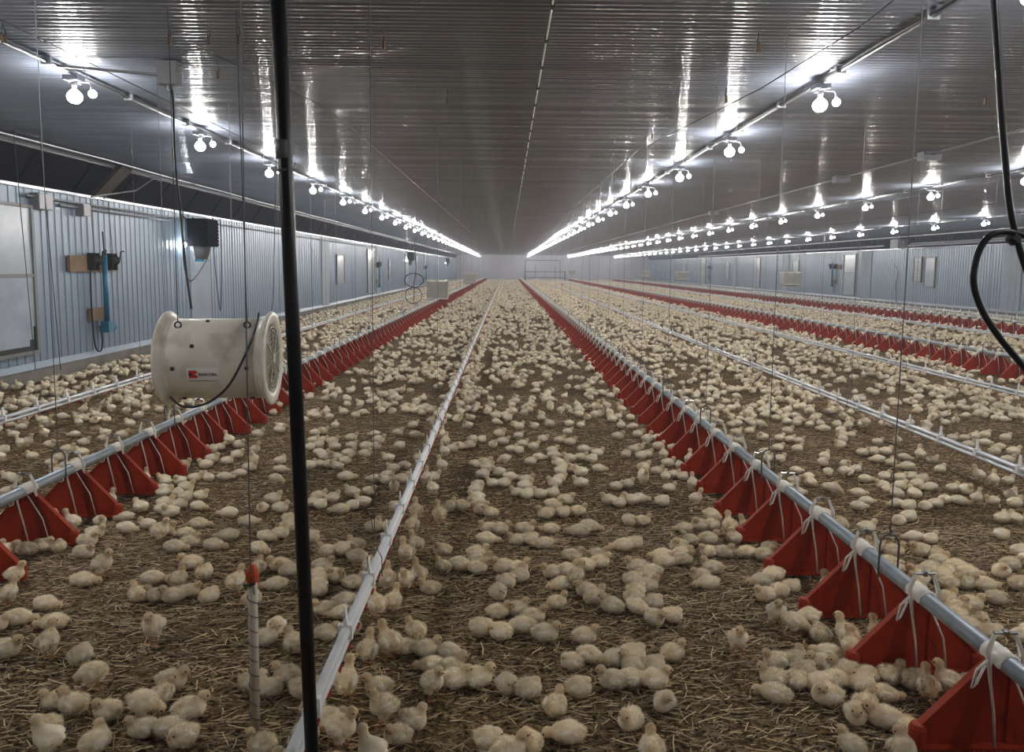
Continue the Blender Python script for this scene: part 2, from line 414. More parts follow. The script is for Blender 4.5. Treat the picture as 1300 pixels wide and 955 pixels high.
for li, X in enumerate(FEED_X):
    t = empty('feeder_line', (X, 0, 0)); tag(t, flabel[li], 'chick feeder line', 'feeder lines')
    MB().tube([(0, .6, PIPE_Z), (0, Y1-3, PIPE_Z)], .028, 16, True).build('feed_pipe', M['pipe'], t, True)
    ys = [phase[li]+.44*k for k in range(-4, 190)]; ys = [y for y in ys if .9 < y < Y1-3.2]
    if li >= 2: ys = [y for y in ys if y > X*.95]       # nearer ones lie outside the picture
    for k, y in enumerate(ys[:100]):
        pl = link('feeder_plate', PM, t, (0, y, 0)); link('white_cord', CM, pl); link('pipe_saddle', SM, pl); link('handle_bar', HM, pl)
    rest = [(0, y, 0) for y in ys[100:]]
    for me_, nm in ((PM, 'feeder_plate'), (CM, 'white_cord'), (SM, 'pipe_saddle')):
        o = link(nm, merged(me_, rest, nm), t); o['kind'] = 'stuff'
    y = (2.84 if li == 1 else 2.72)
    nh = 0
    while y < Y1-4 and nh < 60:
        if li < 2 or y > X: link('hanger_wire', HOOP, t, (0, y, 0))
        y += 1.37 if y < 14 else 2.74; nh += 1
# ------------------------------------------------------------ drinker lines
def clip_mesh(h=.07):
    b = MB(); b.prism([(-.006, .0), (.010, .0), (.004, h*.55), (.0012, h), (-.0012, h), (-.004, h*.5)], -.012, .012)
    b.box(-.024, .024, -.010, .010, -.048, .004); return b.mesh('pipe_clip', M['clip'])
def nipple_mesh():
    b = MB(); b.lathe([(.0085, 0), (.0085, -.008), (.005, -.010), (.005, -.018), (.002, -.019), (.002, -.024), (.001, -.025)], n=8); return b.mesh('nipple', M['nipple'], True)
CL, NI = clip_mesh(), nipple_mesh()
dlabel = ['white drinker pipe nearest the left wall with white pointed clips',
          'white drinker pipe with orange nipples running down the middle aisle',
          'twin grey drinker pipe right of the nearest feeder, red nipples beneath',
          'second twin grey drinker pipe right of the nearest feeder line',
          'thin drinker pipe between the two far red feeder lines',
          'thin drinker pipe between the farthest feeder line and the right wall']
DZ = .262
for li, X in enumerate(DRINK_X):
    t = empty('drinker_line', (X, 0, 0)); tag(t, dlabel[li], 'drinker line', 'drinker lines')
    ys0 = 1.0 if li < 4 else 6
    tubem = M['pvc'] if li in (1,) else M['alu']
    pts = [(R.uniform(-.004, .004)*(1 if 0 < i else 0), ys0+i*3.0, DZ+R.uniform(-.003, .003)) for i in range(int((Y1-3-ys0)/3))]
    MB().tube(pts, .0175 if li == 1 else .016, 12).build('support_tube', tubem, t, True)
    MB().tube([(p[0], p[1], p[2]-.036) for p in pts], .014, 10).build('water_pipe', M['pvc'] if li == 1 else M['alu'], t, True)
    MB().tube([(p[0], p[1], p[2]+.06) for p in pts], .0012, 4).build('perch_wire', M['greywire'], t)
    ys = [2.42+.43*k for k in range(-3, 200)]; ys = [y for y in ys if max(ys0, X*.85) < y < Y1-6]
    for y in ys[:100]: link('pipe_clip', CL, t, (0, y, DZ+.018))
    o = link('pipe_clip', merged(CL, [(0, y, DZ+.018) for y in ys[100:]], 'pipe_clip'), t); o['kind'] = 'stuff'
    ns = [2.42+.143*k for k in range(-8, 600)]; ns = [y for y in ns if max(ys0, X*.85) < y < (Y1-6 if li < 3 else 45)]
    for y in ns[:100]: link('nipple', NI, t, (0.012, y, DZ-.047))
    o = link('nipple', merged(NI, [(0.012, y, DZ-.047) for y in ns[100:]], 'nipple'), t); o['kind'] = 'stuff'
    y = {1: 2.98, 0: 5.3}.get(li, 4.1)
    while y < Y1-5:
        if y > X*.9:
            w_ = MB(); w_.tube([(-.03, 0, DZ-.05), (-.03, 0, DZ+.03), (0, 0, DZ+.09), (.03, 0, DZ+.03), (.03, 0, DZ-.05)], .0025, 4)
            w_.tube([(0, 0, DZ+.08), (0, .0, ZC-.02)], .0018, 4)
            if y < 12: w_.tube([(0, 0, DZ+.09), (.006, -.05, DZ+.13), (-.008, -.02, DZ+.2), (.01, 0, DZ+.28), (0, 0, DZ+.34)], .0022, 4)
            w_.build('hanger_wire', M['greywire'], t, loc=(pts[0][0], y, 0))
        y += 2.8 if y < 30 else 5.6

# ------------------------------------------------------------ circulation fan hanging at the left
FY = 4.45
fc = aty(281, 455, FY)
t = empty('circulation_fan', fc, math.radians(5.5)); tag(t, 'dirty white plastic drum fan hanging on wires, with red and black sticker', 'fan')
FR, HL = .240, .305
b = MB(); b.lathe([(FR, -HL+.06), (FR, HL-.06), (FR-.012, HL-.06), (FR-.012, -HL+.06)], 'X', n=56)
shell = b.build('fan_housing', M['fan'], t, True)
for s in (-1, 1):
    prof = [(FR-.014, HL-.062), (FR, HL-.062), (FR+.004, HL-.045), (FR+.018, HL-.022), (FR+.040, HL-.016), (FR+.045, HL-.008), (FR+.040, HL+.002), (FR+.022, HL+.006), (FR-.01, HL+.004), (FR-.036, HL-.012), (FR-.040, HL-.05), (FR-.014, HL-.062)]
    MB().lathe([(r, h*s) for r, h in prof], 'X', n=56).build('end_flange', M['fan'], t, True)
    g = MB()
    for rr in (.05, .08, .11, .14, .168, .19):
        g.tube([(s*(HL-.004), rr*math.cos(a), rr*math.sin(a)) for a in np.linspace(0, 2*PI, 37)], .0035, 5, False)
    for k in range(4):
        a = k*PI/4+.2; g.tube([(s*(HL+.002), .19*math.cos(a), .19*math.sin(a)), (s*(HL+.002), -.19*math.cos(a), -.19*math.sin(a))], .004, 5)
    g.lathe([(.001, s*(HL+.008)), (.035, s*(HL+.008)), (.035, s*(HL-.01))], 'X', n=20)
    g.build('guard_grille', M['grille'], t)
m_ = MB(); m_.lathe([(.001, -.09), (.075, -.09), (.085, -.06), (.085, .08), (.07, .11), (.001, .11)], 'X', n=24)
m_.tube([(0, 0, -FR+.01), (0, 0, FR-.01)], .012, 8).tube([(0, -FR+.01, 0), (0, FR-.01, 0)], .012, 8)
m_.build('motor', M['dark'], t, True)
for k in range(5):
    a = 2*PI*k/5; bl = MB(); vs = []
    for r_, hw, tw in ((.06, .035, .5), (.12, .05, .38), (.20, .045, .28)):
        for e in (-1, 1):
            ax = .13+e*hw*math.sin(tw); ta = e*hw*math.cos(tw)
            for th in (-.002, .002):
                vs.append((ax+th, r_*math.cos(a)-ta*math.sin(a), r_*math.sin(a)+ta*math.cos(a)))
    fs = []
    for q in (0, 4): fs += [(q, q+4, q+6, q+2), (q+1, q+3, q+7, q+5), (q, q+1, q+5, q+4), (q+2, q+6, q+7, q+3)]
    fs += [(0, 2, 3, 1), (8, 9, 11, 10)]
    bl.add(vs, fs); bl.build('fan_blade', M['dark'], t)
def on_shell(u, v, d=0): a = v/FR; return (u, -(FR+d)*math.cos(a), (FR+d)*math.sin(a))
def patch(u0, u1, v0, v1, d, n=8):
    vs = []; fs = []
    for i in range(n+1):
        v = v0+(v1-v0)*i/n; vs += [on_shell(u0, v, d), on_shell(u1, v, d)]
    for i in range(n): fs.append((2*i, 2*i+1, 2*i+3, 2*i+2))
    return vs, fs
def shell_poly(b, pts, d):   # small polygon bent over the drum
    b.add([on_shell(u, v, d) for u, v in pts], [tuple(range(len(pts)))])
# sticker, offsets from the photograph in metres along (u) and around (v)
u0, v0 = -.130, -.112; SW, SH = .180, .088
stk = MB().add(*patch(u0, u0+SW, v0, v0+SH, .0015)).build('sticker', M['sticker'], t)
lg = MB()
lu, lv = u0+.038, v0+.048
shell_poly(lg, [(lu-.026, lv+.012), (lu-.026, lv+.023), (lu+.006, lv+.023), (lu+.006, lv+.028), (lu+.026, lv+.013), (lu+.010, lv+.001), (lu-.004, lv+.0)], .003)
shell_poly(lg, [(lu-.026, lv-.012), (lu-.004, lv-.0), (lu+.010, lv-.001), (lu+.026, lv-.015), (lu+.006, lv-.029), (lu+.006, lv-.023), (lu-.026, lv-.023)], .003)
lg.build('logo_arrows', M['logo_red'], stk)
lk = MB(); shell_poly(lk, [(lu-.026, lv+.012), (lu-.003, lv), (lu-.026, lv-.012)], .0034); lk.build('logo_triangle', M['ink'], stk)
def text_mesh(txt, size, shear=0):
    cu = bpy.data.curves.new('t', 'FONT'); cu.body = txt; cu.size = size; cu.shear = shear; cu.offset = size*.04; cu.resolution_u = 3
    o = bpy.data.objects.new('t', cu); C.objects.link(o); bpy.context.view_layer.update()
    me = bpy.data.meshes.new_from_object(o.evaluated_get(bpy.context.evaluated_depsgraph_get()))
    bpy.data.objects.remove(o); return me
for txt, size, uu, vv, nm in (('EXACON', .0235, u0+.066, v0+.039, 'lettering'), ('INC.', .007, u0+.160, v0+.039, 'lettering'),
                              ('PREMIUM AIR CIRCULATION EQUIPMENT', .0075, u0+.014, v0-.001, 'lettering')):
    if nm is None: continue
    if txt.startswith('PREMIUM'):      # the small line under the logo is not legible in the photograph: fine dark dashes
        q = MB(); uq = u0+.012
        while uq < u0+SW-.008:
            L_ = R.uniform(.003, .009); shell_poly(q, [(uq, v0+.004), (uq+L_, v0+.004), (uq+L_, v0+.0085), (uq, v0+.0085)], .003); uq += L_+.003
        q.build('fine_print', M['ink'], stk); continue
    me = text_mesh(txt, size)
    for v_ in me.vertices: v_.co = on_shell(uu+v_.co.x, vv+v_.co.y, .003)
    me.materials.clear(); me.materials.append(M['ink']); link(nm, me, stk)
for (u, v) in ((-.205, -.03), (-.10, .10), (.205, -.03), (-.19, -.285), (.20, -.285), (-.05, .30)):
    p = on_shell(u, v, .0); nb = MB().lathe([(.001, -.009), (.009, -.008), (.012, -.004), (.012, .002)], 'Y', at=(p[0], p[1], p[2]), n=10); nb.build('bolt', M['dark'], t)
eyes = []
for u in (-.20, .19):
    p = Vector(on_shell(u, .24, .012)); e = MB()
    e.tube([(p.x+.018*math.cos(a), p.y, p.z+.018*math.sin(a)) for a in np.linspace(0, 2*PI, 17)], .005, 6, False)
    e.build('eye_bolt', M['wire'], t); eyes.append(p+Vector((0, 0, .018)))
Minv = Matrix.Rotation(-math.radians(5.5), 4, 'Z')
def fl(px, py, y): return Minv @ (aty(px, py, y)-fc)
top = ZC-fc.z-.01
b = MB()
b.tube([eyes[0], (eyes[0].x-.01, eyes[0].y+.05, top)], .0030, 5)
b.tube([eyes[1], (eyes[1].x-.03, eyes[1].y+.05, top)], .0030, 5)
b.tube([(.29, .05, FR+.04), (.30, .06, FR+.12), (.36, .10, top)], .0022, 4)
b.build('hanging_wire', M['wire'], t)
cb = MB(); pts = [fl(*q) for q in ((329, 398, 4.28), (322, 425, 4.1), (306, 462, 4.06), (290, 490, 4.08), (270, 508, 4.1), (250, 516, 4.12), (232, 516, 4.14), (221, 509, 4.2), (214, 500, 4.42), (217, 490, 4.72), (230, 484, 4.74))]
def smooth(pts, n=6):
    pts = [Vector(p) for p in pts]; out = []
    for i in range(len(pts)-1):
        p0, p1, p2, p3 = pts[max(i-1, 0)], pts[i], pts[i+1], pts[min(i+2, len(pts)-1)]
        for k in range(n):
            s_ = k/n; out.append(.5*((2*p1)+(p2-p0)*s_+(2*p0-5*p1+4*p2-p3)*s_**2+(3*p1-p0-3*p2+p3)*s_**3))
    return out+[pts[-1]]
cb.tube(smooth(pts), .0068, 8); cb.build('power_cord', M['black'], t, True)
# junction box on the ceiling that feeds it, with cord and branch conduit
jy = 5.5; jp = aty(215, 99, jy)
t = empty('junction_box', jp); tag(t, 'grey junction box under the ceiling above the hanging drum fan', 'electrical box')
MB().box(-.068, .068, -.05, .05, -.05, .05).box(-.074, .074, -.055, .055, .05, ZC-jp.z-.01).build('box_body', M['box'], t)
MB().lathe([(.014, -.05), (.018, -.055), (.016, -.085), (.008, -.10)], n=10).build('cable_gland', M['black'], t)
def jl(px, py, y): return aty(px, py, y)-jp
MB().tube(smooth([(0, 0, -.09), jl(219, 122, 5.4), jl(222, 200, 5.1), jl(229, 270, 4.9), jl(236, 340, 4.8), jl(243, 392, 4.72)]), .0075, 7).build('drop_cord', M['black'], t, True)
MB().tube([(-.07, 0, .02), (LAMP_X[0]-jp.x, 0, ZC-.04-jp.z)], .011, 8).build('branch_conduit', M['conduit'], t)
b = MB(); b.use(M['conduit']).tube([(jp.x+.07, jy, ZC-.03), (-.9, jy, ZC-.03)], .007, 5); tag(b.build('cross_cable'), 'thin cable crossing the ceiling from the junction box above the fan', 'cable')

# ------------------------------------------------------------ brass pulleys and hooks on the ceiling
def pulley(px, py, lab, wire_to=None):
    p = atz(px, py, ZC-.05); t = empty('ceiling_pulley', (p.x, p.y, ZC)); tag(t, lab, 'pulley', None)
    MB().tube([(0, 0, 0), (0, 0, -.03)], .004, 6).tube([(0, .022*math.cos(a), -.05+.022*math.sin(a)) for a in np.linspace(-2.6, 1.6, 14)], .004, 6).build('hook', M['wire'], t)
    MB().box(-.006, .006, -.012, .012, -.115, -.07).lathe([(.001, -.007), (.015, -.007), (.011, 0), (.015, .007), (.001, .007)], 'X', at=(0, 0, -.105), n=12).build('pulley_block', M['brass'], t)
for px, py, lab in ((215, 42, 'leftmost of three ceiling hooks above the fan'), (265, 42, 'middle of three ceiling hooks above the fan'), (303, 42, 'rightmost of three ceiling hooks above the fan'),
                    (277, 88, 'small pulley on the ceiling right of the junction box'), (487, 48, 'hook with pulley on the ceiling, midway along the top left half'),
                    (963, 52, 'hook with pulley above the nearest feeder line'), (922, 120, 'brass pulley on the ceiling beside the second nearest right bulb'),
                    (568, 122, 'small ceiling hook left of the centre cable'), (374, 206, 'small pulley just right of the black pole near the ceiling'),
                    (166, 188, 'small hook on the ceiling below the first left bulb'), (1251, 122, 'small hook on the ceiling at far right'),
                    (828, 168, 'pulley hanging left of the right lamp conduit'), (4, 40, 'pulley at the left edge on the ceiling conduit')):
    pulley(px, py, lab)
# winch cables along the ceiling
def cable(pts, r, m, lab, name='winch_cable'):
    o = MB().tube(pts, r, 5).build(name, m); tag(o, lab, 'cable'); return o
cable([(-2.95, 2, ZC-.05), (-2.93, 9, ZC-.055), (-2.9, 30, ZC-.045), (-2.9, 70, ZC-.03)], .004, M['wire'], 'thin winch cable running along the ceiling right of the left lamps')
cable([(1.62, 2, ZC-.05), (1.95, 3.5, ZC-.06), (1.98, 4.3, ZC-.08), (1.86, 5.6, ZC-.12), (1.53, 9, ZC-.06), (1.53, 80, ZC-.05)], .0045, M['wire'], 'thin winch cable above the nearest feeder line, bent over two pulleys')
cable([(-2.0, 4.9, ZC-.06), (-1.55, 6.6, ZC-.1), (-1.5, 30, ZC-.05), (-1.5, 70, ZC-.05)], .004, M['wire'], 'thin cable on the ceiling between black pole and centre cable')
cable([(7.6, 8, ZC-.05), (7.6, 80, ZC-.05)], .005, M['wire'], 'thin cable on the ceiling beside the third lamp row')
cable([(9.9, 9, ZC-.06), (9.9, 80, ZC-.05)], .006, M['brass'], 'reddish cable on the ceiling between the two right lamp rows')
t = empty('centre_cable', (.235, 0, ZC-.02)); tag(t, 'pale ceiling cable with dark clips running down the centre of the roof', 'cable')
MB().tube([(0, Y0, 0), (0, Y1, 0)], .006, 6).build('cable_run', M['cord'], t)
ck = MB().box(-.012, .012, -.022, .022, -.014, .018).mesh('clip', M['black'])
y = 3.6; k = 0
while y < 62: link('cable_clip', ck, t, (0, y, 0)); y += .62
# conduit with junction boxes along the ridge
b = MB().use(M['conduit']).tube([(5.15, 3, ZC-.03), (5.15, Y1, ZC-.03)], .013, 8); tag(b.build('ridge_conduit'), 'conduit on the ceiling linking three grey boxes, right of centre', 'conduit')
for y, lab in ((9.2, 'nearest grey box on the ridge conduit at the right'), (11.6, 'second grey box on the ridge conduit'), (18.7, 'farthest grey box on the ridge conduit')):
    t = empty('junction_box', (5.15, y, ZC)); tag(t, lab, 'electrical box')
    MB().box(-.11, .11, -.07, .07, -.10, 0).build('box_body', M['box'], t); MB().box(-.113, .113, -.073, .073, -.055, -.045).build('box_lid', M['conduit'], t)
# cable near the left eave
pts = [(-5.55+.03*math.sin(k*.9), 6+2.2*k, ZC-.03-.012*(k % 2)) for k in range(34)]
cable(pts, .011, M['alu'], 'pale cable clipped to the ceiling along the left eave', 'eave_cable')
# the curved hose from the eave brace
t = empty('eave_brace', (XL, 0, 0)); bp0, bp1 = atx(120, 252, XL+.0), atx(143, 214, XL+.12)
tag(t, 'brown wooden brace leaning across the dark opening above the left wall', 'brace')
a, c = Vector((.0, bp0.y, ZW+.03)), Vector((.22, bp1.y+.1, ZC))
d = (c-a).normalized(); q = Vector((0, 1, 0)); u_ = d.cross(q).normalized()
def beam(b, a, c, w1, w2):
    d = (c-a).normalized(); sx = d.cross(Vector((1, 0, 0))).normalized(); sy = d.cross(sx).normalized()
    b.add([a+sx*i*w1+sy*j*w2 for i in (-1, 1) for j in (-1, 1)]+[c+sx*i*w1+sy*j*w2 for i in (-1, 1) for j in (-1, 1)],
          [(0, 1, 3, 2), (4, 6, 7, 5), (0, 4, 5, 1), (2, 3, 7, 6), (0, 2, 6, 4), (1, 5, 7, 3)])
b = MB(); beam(b, a, c, .045, .04); b.build('timber', M['brace'], t)
b = MB(); beam(b, a+Vector((.03, .10, .0)), c+Vector((.03, .16, 0)), .06, .012); b.build('gusset', M['brace'], t)
cable([atx(116, 250, XL+.25)+Vector((0, 0, 0)), Vector((XL+.32, bp0.y+.55, 2.6)), Vector((XL+.38, bp0.y+1.0, ZC-.12)), Vector((XL+.45, bp0.y+2.4, ZC-.05))], .013, M['black'], 'black hose curving from the eave brace up to the ceiling', 'hose')

# ------------------------------------------------------------ wall rails and fittings, left wall
def wl(px, py, off=.03): return atx(px, py, XL+off)
b = MB().tube([(XL+.07, 9.2, ZW-.10), (XL+.07, Y1-1, ZW-.10)], .016, 8); tag(b.build('wall_conduit', M['walltube']), 'pipe along the top of the left wall', 'pipe')
b = MB().tube([(XL+.05, 9.9, ZW-.16), (XL+.05, 13.2, ZW-.16)], .02, 8); tag(b.build('wall_conduit', M['walltube']), 'short lower pipe on the left wall between the two grey boxes', 'pipe')
for px, py, sx, sz, lab in ((49, 256, .20, .20, 'larger grey box at the top of the left wall, right of the window'), (102, 267, .12, .16, 'smaller grey box at the top of the left wall, above the winch board')):
    p = wl(px, py); t = empty('wall_box', (XL+.01, p.y, p.z)); tag(t, lab, 'electrical box')
    MB().box(0, .11, -sx/2*1.5, sx/2*1.5, -sz/2, sz/2).build('box_body', M['box'], t)
    MB().box(.11, .118, -sx/2*1.4, sx/2*1.4, -sz/2+.01, sz/2-.01).build('box_lid', M['conduit'], t)
# window at the left edge
def window(nm, X, s, ya, yb, z0, z1, panes=2, fr=.05, mid=.55, grid=False, dark=False):
    t = MB(); 
    for (a0_, a1_, c0, c1) in ((ya-fr, yb+fr, z0-fr, z0), (ya-fr, yb+fr, z1, z1+fr), (ya-fr, ya, z0, z1), (yb, yb+fr, z0, z1)):
        x0, x1 = sorted((X, X+.05*s)); t.box(x0, x1, a0_, a1_, c0, c1)
    if mid: x0, x1 = sorted((X, X+.045*s)); zz = z0+(z1-z0)*mid; t.box(x0, x1, ya, yb, zz-.02, zz+.02)
    if grid:
        for k in range(1, 6): x0, x1 = sorted((X+.02*s, X+.035*s)); zz = z0+(z1-z0)*k/6; t.box(x0, x1, ya, yb, zz-.008, zz+.008)
        x0, x1 = sorted((X+.02*s, X+.035*s)); t.box(x0, x1, (ya+yb)/2-.01, (ya+yb)/2+.01, z0, z1)
    o = struct(t.build(nm, M['winframe']))
    x0, x1 = sorted((X+.014*s, X+.026*s)); MB().box(x0, x1, ya, yb, z0+(.06 if dark else 0), z1).build('pane', M['winpane'], o)
    if dark: x0, x1 = sorted((X+.014*s, X+.03*s)); MB().box(x0, x1, ya, yb, z0, z0+.06).box(x0, x1, yb-.12, yb, z0+.06, z0+.14).box(x0, x1, yb-.04, yb, z0+.14, z0+.30).build('torn_edge', M['dark'], o)
    return o
pa, pb = wl(36, 264), wl(36, 446)
window('window_1', XL+.012, 1, pa.y-2.3, pa.y, pb.z, pa.z, mid=.53, dark=True, fr=.04)
k = 2
def win_px(side, x0_, x1_, yt, yb_, **kw):
    global k
    X = XL+.012 if side == 'L' else XR-.012
    p, q_ = atx(x0_, (yt+yb_)/2, X), atx(x1_, (yt+yb_)/2, X); ya, yb2 = sorted((p.y, q_.y)); xm = (x0_+x1_)/2
    zt, zb = atx(xm, yt, X).z, atx(xm, yb_, X).z
    window('window_%d' % k, X, 1 if side == 'L' else -1, ya, yb2, max(zb, .3), min(zt, 2.3), **kw); k += 1
win_px('L', 427, 436, 325, 359, mid=0); win_px('L', 466, 474, 318, 370, mid=.6); win_px('L', 493, 496, 330, 354, mid=0)
win_px('L', 514, 519, 324, 364, mid=.6); win_px('L', 528, 530, 327, 352, mid=0)
win_px('R', 1175, 1187, 328, 364, mid=0); win_px('R', 1161, 1170, 328, 357, mid=0, grid=True)
win_px('R', 1072, 1086, 324, 374, mid=.55); win_px('R', 1007, 1014, 332, 360, mid=0)
win_px('R', 957, 965, 328, 365, mid=.6); win_px('R', 921, 926, 334, 354, mid=0); win_px('R', 889, 896, 330, 360, mid=.6); win_px('R', 866, 871, 335, 356, mid=0)
# winch board with two winches and blue actuator
def winch_set(X, s, y, zb, full, lab):
    def bx(m, x0, x1, *a):
        x0, x1 = sorted((x0*s, x1*s)); return m.box(x0, x1, *a)
    t = empty('winch_board', (X, y, zb)); tag(t, 'unpainted wooden board '+lab, 'board')
    bx(MB(), .012, .055, -.62, .62, -.12, .10).build('board', M['wood'], t)
    bx(MB(), .012, .05, -.18, .26, -.82, -.64).build('lower_block', M['wood'], t)
    for yy, q in ((-.12, 'left'), (.36, 'right')):
        w_ = empty('hand_winch', (X+.055*s, y+yy, zb)); tag(w_, 'dark hand winch, %s one on the board %s' % (q, lab), 'winch')
        b_ = MB(); bx(b_, 0, .09, -.07, -.06, -.10, .14); bx(b_, 0, .09, .06, .07, -.10, .14); bx(b_, 0, .012, -.09, .09, -.10, .14)
        b_.build('bracket', M['dark'], w_)
        MB().lathe([(.001, -.06), (.075, -.06), (.075, -.048), (.035, -.045), (.035, .045), (.075, .048), (.075, .06), (.001, .06)], 'Y', at=(.06*s, 0, .04), n=14).build('spool', M['dark'], w_, True)
        MB().tube([(.06*s, .07, .04), (.10*s, .11, .04), (.12*s, .12, .17), (.15*s, .15, .18)], .012, 6).build('crank', M['wire'], w_)
        MB().tube([(.06*s, 0, .10), (.04*s, -.02, ZW-zb-.02)], .005, 4).build('winch_wire', M['wire'], w_)
    a_ = empty('screw_jack', (X+.12*s, y+.12, zb)); tag(a_, 'upright blue screw jack in front of the board '+lab, 'actuator')
    MB().tube([(0, 0, .12), (0, 0, -.84)], .038, 12).build('jack_tube', M['blue'], a_, True)
    MB().box(-.06, .06, -.07, .07, -1.0, -.84).tube([(0, .05, -.93), (0, .17, -.93)], .055, 12).build('gear_motor', M['blue'], a_)
    MB().tube([(0, 0, .12), (0, 0, .17)], .03, 8).tube([(0, 0, .17), (0, -.02, .45)], .010, 5).build('jack_head', M['dark'], a_)
    if full:
        c_ = MB().tube(smooth([(.06*s, -.15, -.05), (.06*s, -.16, -.6), (.06*s, -.12, -1.15), (.06*s, .02, -1.27), (.06*s, .08, -1.12), (.05*s, .05, -.9)]), .012, 6).build('power_cord', M['black'], None)
        c_.location = (X, y, zb); tag(c_, 'black cord looping below the blue screw jack '+lab, 'cord')
p = wl(118, 334); winch_set(XL+.012, 1, p.y, p.z, True, 'beside the left window')
p = wl(478, 337); winch_set(XL+.012, 1, p.y, p.z, False, 'far down the left wall')
p = wl(539, 340); winch_set(XL+.012, 1, p.y, p.z, False, 'farthest down the left wall')
pr_ = atx(1061, 339, XR-.03); winch_set(XR-.012, -1, pr_.y, pr_.z, True, 'on the right wall')
pr_ = atx(902, 340, XR-.03); winch_set(XR-.012, -1, pr_.y, pr_.z, False, 'far down the right wall')
# black heaters on brackets at the left wall
for y, lab in ((13.9, 'nearest black box heater hung at the top of the left wall'), (43.7, 'second black heater, farther down the left wall'), (71, 'farthest black heater on the left wall')):
    t = empty('wall_heater', (XL+.3, y, 1.95)); tag(t, lab, 'heater')
    MB().box(-.17, .17, -.28, .28, -.12, .38).build('housing', M['matte'], t)
    b = MB()
    for q in range(7): b.box(.165, .195, -.26, .26, -.09+.062*q, -.055+.062*q)
    b.box(-.16, .16, -.30, -.27, -.08, .34)
    b.build('louvre', M['matte'], t)
    MB().prism([(-.14, -.12), (.10, -.12), (.03, -.36), (-.10, -.36)], -.12, .12).build('outlet_duct', M['dark'], t)
    MB().box(-.10, .06, -.15, .15, -.40, -.36).build('blue_foot', M['blue'], t)
    MB().tube([(-.15, -.2, .30), (-.29, -.2, .45)], .015, 6).tube([(-.15, .2, .30), (-.29, .2, .45)], .015, 6).build('bracket', M['wire'], t)
    for s in (-1, 1):
        ld = bpy.data.lights.new('pilot_light', 'POINT'); ld.energy = 2.6 if y < 20 else 2; ld.color = (.8, .92, 1); ld.shadow_soft_size = .05
        lo = bpy.data.objects.new('pilot_light', ld); C.objects.link(lo); lo.parent = t; lo.location = (-.18, s*.38, -.1)
        MB().ball((-.18, s*.38, -.1), .04, 10, 7).build('work_bulb', M['bulb'], t, True)
    if y < 20:
        MB().tube(smooth([(.1, -.1, -.36), (.0, -.25, -.6), (-.05, -.5, -.75), (-.05, -.72, -.5), (-.05, -.74, 0), (-.05, -.7, .5)]), .012, 6).build('cable_loop', M['black'], t)
        MB().tube(smooth([(.0, .5, .45), (.0, .52, -.4), (.02, .68, -1.35), (.0, .85, -.6), (.0, .86, .45)]), .009, 5).build('gas_hose', M['wire'], t)

# ------------------------------------------------------------ right wall: brooder tubes and cables
tb = MB()
for z, x in ((2.58, 16.05), (2.50, 15.9)): tb.tube([(x, 14, z), (x, 29.6, z)], .04, 10)
for y in (15, 19, 23, 27): tb.tube([(16.0, y, 2.5), (16.0, y, ZC)], .006, 4)
tag(tb.build('radiant_tube', M['walltube']), 'twin galvanised tubes hanging along the top of the right wall, nearest run', 'tube')
t = empty('heater_box', (15.95, 30.3, 2.6)); tag(t, 'grey burner box with a slanted elbow where the galvanised tubes end', 'heater')
MB().box(-.2, .2, -.3, .3, -.18, .18).build('box_body', M['box'], t); MB().tube([(0, -.3, 0), (-.15, -.6, -.15)], .09, 10).build('elbow', M['galv'], t); MB().tube([(0, 0, .17), (0, 0, ZC-2.6)], .012, 6).build('strap', M['galv'], t)
tb = MB(); tb.tube([(15.95, 31.5, 2.55), (15.95, 62, 2.55)], .045, 8)
for y in range(32, 62, 5): tb.tube([(15.95, y, 2.55), (15.95, y, ZC)], .006, 4)
tag(tb.build('radiant_tube', M['walltube']), 'single galvanised tube along the right wall beyond the burner box', 'tube')
tag(MB().tube([atx(1135, 335, XR-.05), atx(1141, 345, XR-.05), atx(1137, 362, XR-.05), atx(1138, 385, XR-.05)], .012, 5).build('dangling_cable', M['black']), 'thin dark cord snaking down the right wall between windows', 'cord')

